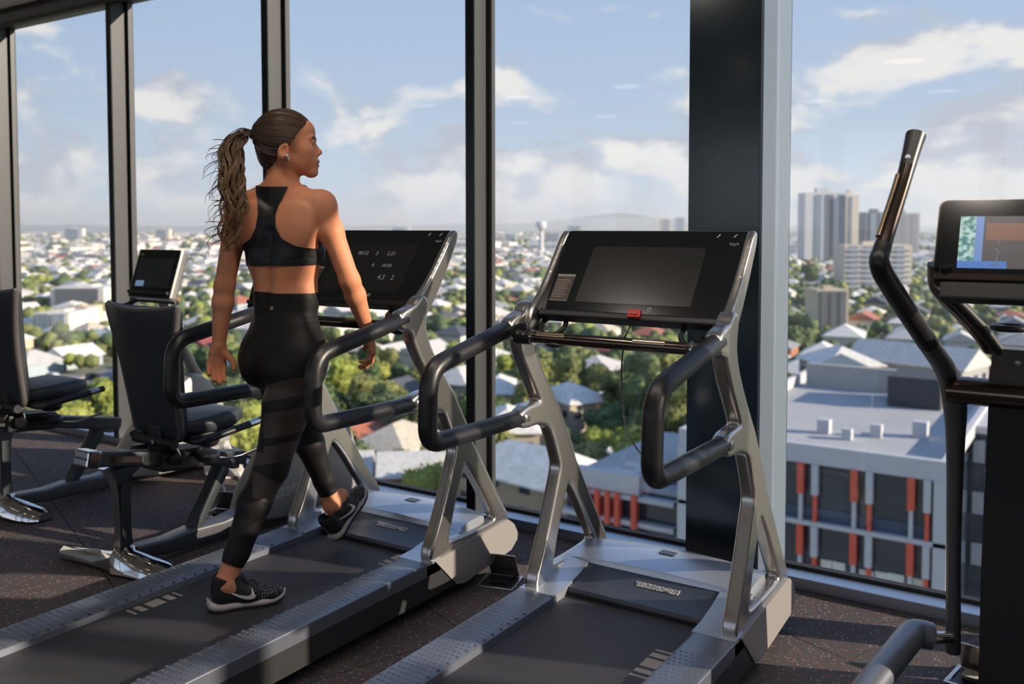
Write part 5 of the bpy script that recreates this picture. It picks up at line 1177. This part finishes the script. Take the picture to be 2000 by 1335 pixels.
def recumbent_bike():
    B = empty('recumbent_bike', (0, 0, 0))
    # local: y=0 at the rear column, forward +y
    # chrome rear foot: two wings
    ft = []
    for x, w_, z1, yb in ((-.395, .024, .046, -.04), (-.385, .032, .058, -.035), (-.17, .036, .070, -.01), (-.05, .046, .088, .0), (0, .062, .15, .0), (.05, .060, .10, .01), (.15, .066, .085, .03), (.235, .062, .066, .05), (.275, .040, .050, .06)):
        ft.append([(x, yb-w_, .012), (x, yb+w_, .012), (x, yb+w_*.85, z1*.7), (x, yb+w_*.25, z1), (x, yb-w_*.25, z1), (x, yb-w_*.85, z1*.7)])
    loft([q[::-1] for q in ft], M_chrome, 'rear_foot', B, 50)
    for x in (-.34, .20): MB().lathe([(.024, 0), (.024, .013)], 14, Matrix.Translation((x, .0, 0))).build('foot_pad', M_blk_pl, B)
    # rear column, polished front edge with dark sides
    def cs(z, hw, hd, y): return [(-hw, y-hd, z), (hw, y-hd, z), (hw, y+hd, z), (-hw, y+hd, z)]
    loft([cs(.07, .028, .034, .0), cs(.20, .022, .026, .0), cs(.36, .024, .028, -.005), cs(.43, .032, .042, -.01), cs(.47, .045, .085, .0)], M_chrome, 'rear_column', B, 30)
    MB().prism([(-.020, .10), (.020, .10), (.022, .40), (-.022, .40)], .0225, .029, 'x').build('column_inlay', M_gun_d, B)
    # sloping seat rail with chrome end cap and adjustment notches
    MR = Matrix.Translation((0, -.17, .548)) @ Matrix.Rotation(radians(-11.5), 4, 'X')
    def RBx(lo, hi, name, m, par, bev=.0): o = MB().box(lo, hi, bev, MR).build(name, m, par); return o
    rail = RBx((-.050, .03, -.042), (.050, .83, .022), 'seat_rail', M_gun_d, B, .008)
    RBx((-.054, -.015, -.046), (.054, .045, .026), 'rail_end_cap', M_chrome, rail, .010)
    RBx((.050, .09, -.022), (.0525, .24, .004), 'rail_plate', M_bronze, rail)
    for k in range(11): RBx((.050, .255+k*.026, -.018), (.0535, .268+k*.026, .002), 'notch', M_blk_pl, rail)
    bt = link_mesh('rail_badge', text_mesh('rail_badge', 'TECHNOGYM', .015, M_badge, .0004), rail); bt.matrix_local = MR @ Matrix.Translation((0, -.0158, -.010)) @ Matrix.Rotation(pi/2, 4, 'X')
    # forward strut, lower beam
    loft([rsec(0, .365, .042, .050, .535), rsec(0, .32, .040, .050, .50), rsec(0, .20, .038, .046, .425), rsec(0, .10, .042, .042, .355), rsec(0, .065, .042, .03, .34)], M_gun_d, 'seat_strut', B, 60)
    loft([rsec(0, .40, .045, .012, .40), rsec(0, .385, .047, .022, .50), rsec(0, .365, .047, .03, .56), rsec(0, .35, .04, .02, .60)], M_gun, 'strut_head', B, 60)
    loft([rsec(0, .080, .040, .028, .04), rsec(0, .062, .045, .034, .20), rsec(0, .066, .048, .042, .35), rsec(0, .060, .050, .040, .50), rsec(0, .075, .056, .050, .70), rsec(0, .115, .07, .08, .90)], M_gun, 'lower_beam', B, 60)
    # front housing
    P = [(.64, .06), (.85, .03), (1.25, .03), (1.36, .10), (1.35, .30), (1.26, .50), (1.14, .60), (1.02, .58), (.88, .42), (.70, .20)]
    P = [tuple(p) for p in spline(P+[P[0]], 4)[:-1]]
    hs_ = []
    for x, k in ((-.125, .86), (-.115, .95), (-.08, 1), (.08, 1), (.115, .95), (.125, .86)): hs_.append([(x, 1.02+(y-1.02)*k, .30+(z_-.30)*k) for y, z_ in P])
    hou = loft(hs_, M_body, 'front_housing', B, 40)
    bd = link_mesh('housing_badge', text_mesh('housing_badge', 'TECHNOGYM', .050, M_white, .0008, .004), hou); bd.matrix_local = Matrix.Translation((.1262, .86, .175)) @ Matrix.Rotation(radians(0), 4, 'X') @ Matrix.Rotation(pi/2, 4, 'Z') @ Matrix.Rotation(pi/2, 4, 'X')
    bi = link_mesh('badge_letters', text_mesh('badge_letters', 'TECHNOGYM', .050, M_badge, .0008), hou); bi.matrix_local = Matrix.Translation((.1272, .86, .175)) @ Matrix.Rotation(radians(0), 4, 'X') @ Matrix.Rotation(pi/2, 4, 'Z') @ Matrix.Rotation(pi/2, 4, 'X')
    MB().lathe([(.0, -.012), (.085, -.010), (.085, .006), (.03, .012), (0, .012)], 24, Matrix.Translation((.13, 1.04, .36)) @ Matrix.Rotation(pi/2, 4, 'Y')).build('crank_disc', M_gun_d, hou, 50)
    for s_, a in ((1, .9), (-1, .9+pi)):
        c = Vector((s_*.15, 1.04, .36)); e = c+Vector((s_*.03, cos(a)*.165, sin(a)*.165)); cr2 = MB().tube([c, e], .012, 10).build('crank', M_gun_d, B, 60)
        MB().box((e.x-.0 if s_ > 0 else e.x-.10, e.y-.045, e.z-.012), (e.x+.10 if s_ > 0 else e.x, e.y+.045, e.z+.012), .006).build('pedal', M_blk_pl, cr2)
    MB().box((-.22, 1.28, .0), (.22, 1.36, .05), .012).build('front_foot', M_gun, B)
    # seat carriage, knobs, seat pan, side handles
    car = MB().box((-.075, .11, .425), (.075, .37, .515), .012, Matrix.Rotation(radians(-5), 4, 'X')).build('seat_carriage', M_blk_pl, B)
    MB().tube([(.05, .22, .485), (.118, .19, .470)], .028, 14).build('carriage_boss', M_chrome, car, 50)
    for zk, yk in ((.535, .34), (.462, .34)):
        MB().lathe([(.0, -.022), (.046, -.020), (.055, -.008), (.055, .008), (.046, .018), (0, .020)], 16, Matrix.Translation((.135, yk, zk)) @ Matrix.Rotation(radians(8), 4, 'Y')).build('adjuster_knob', M_black, car, 40)
        MB().lathe([(.0, -.022), (.046, -.020), (.055, -.008), (.055, .008), (.046, .018), (0, .020)], 16, Matrix.Translation((-.17, yk-.12, zk+.02)) @ Matrix.Rotation(radians(-8), 4, 'Y')).build('adjuster_knob', M_black, car, 40)
    MB().tube(spline([(.12, .36, .45), (.20, .44, .440), (.26, .55, .475)], 4), .006, 8).build('release_lever', M_chrome, car, 60)
    seat = loft([rsec(0, .605, .13, .022, .20, .9), rsec(0, .605, .175, .034, .25, .8), rsec(0, .608, .185, .040, .38, .8), rsec(0, .614, .175, .040, .47, .8), rsec(0, .616, .14, .028, .54, .9), rsec(0, .616, .08, .012, .565, .9)], M_seat, 'seat', B, 70)
    MB().box((-.16, .22, .55), (.16, .50, .572), .006).build('seat_base', M_blk_pl, seat)
    for s_ in (-1, 1):
        hdl = MB().tube(fillet([(s_*.10, .24, .555), (s_*.235, .22, .555), (s_*.245, .57, .600)], .06), .0165, 12).build('side_handle', M_black, B, 60)
        MB().tube([(s_*.2437, .49, .5897), (s_*.2445, .54, .5961)], .0172, 12).build('pulse_sensor', M_chrome, hdl, 60)
    # backrest: padded, widening upwards with flared corners
    bk = []
    for z_, hw, th, yb, cv in ((.560, .10, .020, .195, .0), (.575, .150, .034, .192, .0), (.66, .162, .040, .180, .012), (.79, .172, .042, .160, .02), (.92, .188, .042, .142, .028), (1.03, .214, .040, .126, .04), (1.11, .240, .034, .114, .05), (1.138, .245, .020, .110, .055)):
        sec = []
        for k in range(9): u = -1+k/4; sec.append((u*hw, yb-th*.45-cv*(1-u*u)*.8, z_+(.02*u*u if z_ > 1.04 else 0)))
        for k in range(9): u = 1-k/4; sec.append((u*hw*.97, yb+th-cv*(1-u*u)*.5, z_+(.02*u*u if z_ > 1.04 else 0)))
        bk.append(sec)
    back = loft([q[::-1] for q in bk], M_seat, 'backrest', B, 60)
    ed = MB().tube(spline([(bk[i][8][0]*1.0, bk[i][8][1]+.014, bk[i][8][2]) for i in range(8)], 3), .017, 8); ed.tube(spline([(bk[i][0][0]*1.0, bk[i][0][1]+.014, bk[i][0][2]) for i in range(8)], 3), .017, 8)
    ed.tube(spline([(bk[7][k][0], bk[7][k][1]+.012, bk[7][k][2]) for k in range(9)], 3), .0125, 8); ed.build('backrest_edge', M_seat_shell, back, 60)
    i0 = 3; MB().tube([(bk[i0][k][0]*.97, bk[i0][k][1]-.0005, bk[i0][k][2]+.02) for k in range(9)], .0022, 6).build('backrest_seam', M_seat_shell, back)
    MB().box((-.05, .16, .47), (.05, .22, .62), .012).build('backrest_bracket', M_blk_pl, B); MB().tube([(-.14, .165, .545), (.14, .165, .545)], .022, 12).build('backrest_hinge', M_blk_pl, B, 60)
    MB().lathe([(.011, 0), (.011, .004), (0, .004)], 12, Matrix.Translation((.02, .142, .548)) @ Matrix.Rotation(pi/2, 4, 'X')).build('hinge_bolt', M_chrome, B, 60)
    # console on its mast
    mast = loft([rsec(0, .55, .045, .05, 1.20), rsec(0, .75, .032, .035, 1.10), rsec(0, .98, .030, .03, 1.0), rsec(0, 1.06, .05, .03, .965)], M_alu_pl, 'mast', B, 60)
    MCn = Matrix.Translation((0, .90, 1.215)) @ Matrix.Rotation(radians(72), 4, 'X')
    con = empty('console', parent=B); con.matrix_local = MCn
    MB().box((-.200, -.145, -.062), (.200, .165, -.004), .016).build('console_housing', M_alu, con); MB().box((-.194, -.138, -.006), (.194, .160, .0), .004).build('console_glass', M_gloss, con)
    MB().box((-.165, -.075, 0), (.165, .105, .0012)).build('screen', M_scr2, con); MB().box((-.15, -.07, .0012), (-.07, -.035, .0016)).build('screen_highlight', mat('screen blue', (.12, .2, .33), .4, emit=((.3, .5, .8), .25)), con)
    MB().box((-.165, .12, 0), (-.145, .135, .0012)).build('indicator', M_brass, con); MB().box((-.19, -.118, .0), (.19, -.098, .016), .004).build('console_shelf', M_blk_pl, con)
    ha = MB().tube(fillet([(-.19, .92, 1.06), (-.24, .86, 1.02), (-.23, .78, 1.04)], .03), .014, 10); ha.tube(fillet([(.19, .92, 1.06), (.24, .86, 1.02), (.23, .78, 1.04)], .03), .014, 10); ha.tube([(-.19, .92, 1.06), (.19, .92, 1.06)], .014, 10); ha.build('console_handle', M_black, B, 60)
    return B
bike = recumbent_bike(); bike.location = (-3.575, 2.345, 0)
tag(bike, 'grey recumbent exercise bike right beside the treadmill the woman uses', 'exercise bike', 'recumbent bikes')
bike2 = copy_tree(bike); bike2.location = (-4.80, 2.48, 0); 
for ch in bike2.children:
    if ch.name.split('.')[0] in ('seat_carriage', 'seat', 'side_handle', 'backrest', 'backrest_bracket', 'backrest_hinge', 'hinge_bolt'): ch.location.y -= .16; ch.location.z += .03
tag(bike2, 'grey recumbent exercise bike at the left edge, its seat cut by the frame', 'exercise bike', 'recumbent bikes')

# ---- cross trainer at the right edge
X = empty('cross_trainer', (-.10, 2.9, 0)); tag(X, 'dark cross trainer with a tall upright handle at the right edge', 'cross trainer')
XL = lambda x, y, z: (x+.10, y-2.9, z)
loft([[XL(*p) for p in q] for q in ([(-.285, 2.86, .0), (.085, 2.86, .0), (.085, 3.3, .0), (-.285, 3.3, .0)], [(-.285, 2.86, .5), (.085, 2.86, .5), (.085, 3.22, .5), (-.285, 3.22, .5)], [(-.275, 2.85, 1.0), (.075, 2.85, 1.0), (.075, 3.10, 1.0), (-.275, 3.10, 1.0)])], mat('black column cover', (.006, .006, .007), .55), 'column', X, 30)
MB().tube([XL(-.38, 2.86, 1.035), XL(.18, 2.86, 1.035)], .040, 16, flat=(1.0, 1.3)).build('pivot_bar', M_bronze, X, 60)
loft([[XL(*p) for p in q] for q in ([(-.275, 2.83, 1.06), (.075, 2.83, 1.06), (.075, 2.90, 1.06), (-.275, 2.90, 1.06)], [(-.265, 2.80, 1.13), (.065, 2.80, 1.13), (.065, 2.88, 1.13), (-.265, 2.88, 1.13)], [(-.262, 2.78, 1.17), (.062, 2.78, 1.17), (.062, 2.86, 1.17), (-.262, 2.86, 1.17)])], mat('bronze-grey neck', (.17, .145, .135), .4, .3), 'neck', X, 40)
MB().lathe([(0, 0), (.009, 0), (.007, .004), (0, .005)], 12, Matrix.Translation(XL(-.2, 2.786, 1.135)) @ Matrix.Rotation(pi/2, 4, 'X')).build('neck_bolt', M_chrome, X, 60)
for s_ in (-1, 1):
    nb = lambda x: -.10+s_*x
    ya = MB().tube(fillet([XL(nb(.165), 2.81, 1.16), XL(nb(.20), 2.77, 1.22), XL(nb(.285), 2.66, 1.33), XL(nb(.282), 2.63, 1.40)], .04), .021, 12, flat=(.7, 1.5)).build('console_yoke', M_bronze, X, 60)
    MB().tube(fillet([XL(nb(.145), 2.80, 1.16), XL(nb(.18), 2.755, 1.22), XL(nb(.262), 2.645, 1.33), XL(nb(.26), 2.61, 1.40)], .04), .016, 12).build('yoke_liner', M_black, ya, 60)
MC2 = Matrix.Translation(XL(-.10, 2.60, 1.345)) @ Matrix.Rotation(radians(64), 4, 'X'); con = empty('console', parent=X); con.matrix_local = MC2
pr = []
for (cx_, cy_), a0 in (((.27, .022), -90), ((.27, .235), 0), ((-.27, .235), 90), ((-.27, .022), 180)):
    for k in range(5): a = radians(a0+22.5*k); pr.append((cx_+.022*cos(a), cy_+.022*sin(a)))
MB().prism(pr, -.03, -.004, 'z').build('console_housing', M_bronze, con, 40); MB().prism([(x*.985, .128+(y-.128)*.975) for x, y in pr], -.006, 0, 'z').build('console_glass', M_gloss, con)
def trainer_picture():
    m = mat('trainer screen picture', (.03, .03, .04), .3); t = m.node_tree; b = t.nodes['Principled BSDF']; tcn = t.nodes.new('ShaderNodeTexCoord'); sp = t.nodes.new('ShaderNodeSeparateXYZ'); t.links.new(tcn.outputs['Object'], sp.inputs[0]); x, y = sp.outputs[0], sp.outputs[1]
    n = t.nodes.new('ShaderNodeTexNoise'); n.inputs['Scale'].default_value = 70; n.inputs['Detail'].default_value = 4; t.links.new(tcn.outputs['Object'], n.inputs['Vector'])
    g = mixc(t, mrange(t, n.outputs['Fac'], .42, .6), (.03, .14, .14), (.30, .42, .40))
    c = mixc(t, mth(t, 'GREATER_THAN', x, -.197), g, (.10, .17, .36)); c = mixc(t, mth(t, 'GREATER_THAN', x, -.178), c, (.055, .05, .055))
    wood = mth(t, 'MULTIPLY', mth(t, 'GREATER_THAN', x, -.172), mth(t, 'MULTIPLY', mth(t, 'GREATER_THAN', y, .135), mth(t, 'LESS_THAN', y, .185)))
    c = mixc(t, mth(t, 'MULTIPLY', wood, .8), c, (.15, .075, .05)); c = mixc(t, mth(t, 'MULTIPLY', mth(t, 'LESS_THAN', y, .075), mth(t, 'LESS_THAN', x, -.12)), c, (.05, .12, .33))
    t.links.new(c, b.inputs['Base Color']); t.links.new(c, b.inputs['Emission Color']); b.inputs['Emission Strength'].default_value = .75; return m
MB().box((-.235, .055, 0), (.235, .205, .001)).build('screen', trainer_picture(), con)
fg = MB()
for x0 in (-.145, -.065): fg.tube([(x0, .068, .0014), (x0+.004, .10, .0014), (x0-.002, .112, .0014)], .0016, 5); fg.tube([(x0-.014, .066, .0014), (x0+.012, .066, .0014)], .0014, 5); fg.tube([(x0+.004, .12, .0014), (x0+.010, .142, .0014)], .0014, 5)
fg.build('screen_figures', M_dim, con)
MB().box((-.285, .018, .0), (.285, .036, .010), .003).build('console_trim', M_bronze, con); MB().box((-.27, -.035, -.03), (.27, .012, .01), .006).build('console_shelf', M_blk_pl, con)
for s_ in (-1, 1): MB().torus(XL(-.10+s_*.115, 2.72, 1.235), .040, .009, 'z').build('cup_holder', M_black, X, 180)
# left moving arm
armp = [XL(-.452, 2.69, 1.752), XL(-.468, 2.60, 1.615), XL(-.488, 2.47, 1.455), XL(-.489, 2.44, 1.405), XL(-.470, 2.52, 1.335), XL(-.415, 2.72, 1.180), XL(-.388, 2.86, 1.09), XL(-.372, 2.93, .99), XL(-.370, 2.955, .85), XL(-.372, 2.98, .55), XL(-.372, 3.02, .20)]
rads = [.024, .0205, .0215, .025, .0265, .027, .031, .034, .026, .021, .022]
sp_ = spline([np.append(A(p), r) for p, r in zip(armp, rads)], 6)
cut = [i for i in range(len(sp_))]; P3 = [Vector(q[:3]) for q in sp_]; R3 = [float(q[3]) for q in sp_]
arm = MB().tube(P3[30:], R3[30:], 16).build('handle_arm', M_gun, X, 60)
MB().tube(P3[12:31], [r*1.04 for r in R3[12:31]], 16).build('arm_grip', M_black, arm, 60)
MB().tube(P3[4:13], [r*1.0 for r in R3[4:13]], 16).build('pulse_sensor', M_bronze, arm, 60); MB().tube([p+Vector((-.013, -.012, .0)) for p in P3[5:12]], .010, 8).build('sensor_strip', M_brass, arm, 60)
MB().tube(P3[0:5], [R3[i]*(1.12, 1.06, 1.02, 1.0, 1.0)[i] for i in range(5)], 16).build('arm_cap', M_black, arm, 60); MB().tube([P3[3]+Vector((0, -.020, .004)), P3[3]+Vector((0, -.024, .004))], .007, 10).build('arm_button', M_chrome, arm, 60)
# pedal link and joint
zb_ = .25
MB().tube([XL(-.372, 3.00, zb_), XL(-.43, 2.97, zb_)], .019, 14).build('pivot_pin', M_chrome, X, 60)
MB().tube(fillet([XL(-.43, 2.98, .25), XL(-.475, 2.955, .262), XL(-.53, 2.60, .225), XL(-.56, 2.30, .19)], .04), [.040]*16+[.040, .040][:0] if False else .041, 16, flat=(1.0, 1.0)).build('pedal_arm', M_rail, X, 60)
pd = MB().box(XL(-.66, 1.95, .20), XL(-.46, 2.35, .235), .012).build('pedal', M_blk_pl, X)
MB().box(XL(-.40, 1.7, .0), XL(.2, 3.0, .05), .01).build('base_frame', M_gun_d, X); MB().box(XL(-.5, 1.72, .0), XL(.3, 1.82, .06), .01).build('rear_foot', M_gun_d, X)

# ---- small things on the floor
def floor_box(p, rz, label, tag_=True):
    F_ = empty('floor_box', p, rz); F_.scale = (.72, .72, .72); fr = MB(); 
    for lo, hi in (((-.11, -.11, 0), (.11, -.09, .010)), ((-.11, .09, 0), (.11, .11, .010)), ((-.11, -.09, 0), (-.09, .09, .010)), ((.09, -.09, 0), (.11, .09, .010))): fr.box(lo, hi, .003)
    fr.build('rim', M_alu, F_); MB().box((-.09, -.09, 0), (.09, .09, .003)).build('tray', M_blk_pl, F_)
    MB().box((-.09, 0, -.003), (.09, .17, .004), .002, Matrix.Translation((0, .09, .012)) @ Matrix.Rotation(radians(118), 4, 'X') @ Matrix.Rotation(pi, 4, 'Z') @ Matrix.Translation((0, -.17, 0))).build('lid', M_alu, F_)
    MB().box((-.05, -.04, .003), (.05, .04, .02), .004).build('socket', M_blk_pl, F_); tag(F_, label, 'floor box', 'metal floor boxes'); return F_
c = on_z(985, 1138, 0); floor_box((c.x-.02, c.y, .0), radians(15), 'open metal floor box with raised lid between the two treadmills')
c = on_z(432, 1003, 0); floor_box((c.x, c.y, .0), radians(20), 'metal floor box beside the bike near the power adapter')
c = on_z(1893, 1328, 0); fb = floor_box((c.x+.02, c.y+.0, .0), radians(-10), 'metal floor box with a paper tag under the cross trainer'); MB().box((-.06, -.02, .021), (.02, .06, .0225)).build('paper_tag', mat('paper tag', (.60, .58, .50), .8), fb)
cab = on_z(436, 985, 0); M_cab = mat('white cable', (.60, .58, .56), .5)
ad = MB().box((-.055, -.03, 0), (.055, .03, .03), .006).build('power_adapter', mat('dark adapter', (.05, .05, .055), .5), None, None, (cab.x-.05, cab.y+.12, .004)); ad.rotation_euler = (0, 0, .5); tag(ad, 'small dark power adapter lying on the rubber floor by the bike', 'adapter')
cb = [on_z(446, 984, .012), on_z(440, 968, .012), on_z(437, 952, .03), on_z(428, 944, .05), on_z(421, 948, .02), on_z(418, 955, .01), on_z(425, 944, .03)]
tag(MB().tube(spline(cb, 5), .006, 8).build('power_cable', M_cab, None, 60), 'white cable curling up from the power adapter', 'cable')
q1, q2 = on_z(447, 920, .004), on_z(477, 941, .004); tag(MB().tube([q1, q2], .006, 6).build('cable_strip', M_cab), 'straight white cable strip on the floor near the sill', 'cable')
tag(MB().tube(spline([on_z(972, 1119, .006), on_z(990, 1113, .03), on_z(1008, 1120, .012), on_z(1000, 1130, .006)], 5), .006, 8).build('power_cable', M_black, None, 60), 'black power cable beside the castor of the occupied treadmill', 'cable')
# crumpled clear plastic bag by the sill
pb = on_z(362, 935, 0); R_ = random.Random(3); bm = bmesh.new(); bmesh.ops.create_icosphere(bm, subdivisions=3, radius=1)
for q in bm.verts:
    x, y, z_ = q.co; k = 1+.22*sin(5*x+2*z_)*sin(4*y+1)+.14*sin(11*x+3*y)*sin(9*z_)+R_.uniform(-.05, .05); q.co = Vector((x*.13*k, y*.10*k, max(0, (z_*.10*k+.07)*(1 if z_ < .5 else 1.15))))
me = bpy.data.meshes.new('plastic_bag'); bm.to_mesh(me); bm.free(); mpb = mat('crumpled white plastic', (.62, .61, .59), .3, spec=.6); me.materials.append(mpb); o = link_mesh('plastic_bag', me, None, (pb.x+.16, pb.y+.16, .0)); o.rotation_euler = (0, 0, .4); tag(o, 'crumpled white plastic bag on the floor by the sill behind the bike', 'bag')
# ---- ceiling lights: rear rows reflect in the glass, front row added as fill
M_em = mat('lamp diffuser', (.9, .88, .82), .5, emit=((1.0, .90, .78), 19.0))
lm = MB().lathe([(0, -.03), (.10, -.028), (.155, -.018), (.165, -.002), (0, -.002)], 24).mesh('diffuser', M_em, 60)
lt = MB().lathe([(.17, -.13), (.185, -.13), (.185, 0), (.17, 0), (.17, -.13)], 28).mesh('can', mat('lamp can', (.45, .44, .42), .6), 40); lr = MB().torus((0, 0, -.004), .172, .008, 'z', seg=28, rs=6).mesh('trim_ring', M_alu, 60)
LX = [-7.2, -5.8, -4.4, -3.0, -1.6, -.2, 1.2, 2.6]
for yy in (1.75, -1.2, -3.4):
    for k, xx in enumerate(LX if yy < 0 else [-2.3, -1.4, -.5, .4, 1.3]):
        L_ = empty('ceiling_light', (xx, yy, ROOMH)); link_mesh('diffuser', lm, L_); link_mesh('trim_ring', lr, L_) if yy > 0 else link_mesh('can', lt, L_)
        tag(L_, 'round ceiling light, %s from the left in the row %s' % (ORD[k], {1.75: 'added as fill nearest the glass', -1.2: 'in the middle', -3.4: 'furthest from the glass'}[yy]), 'ceiling light', 'ceiling lights')
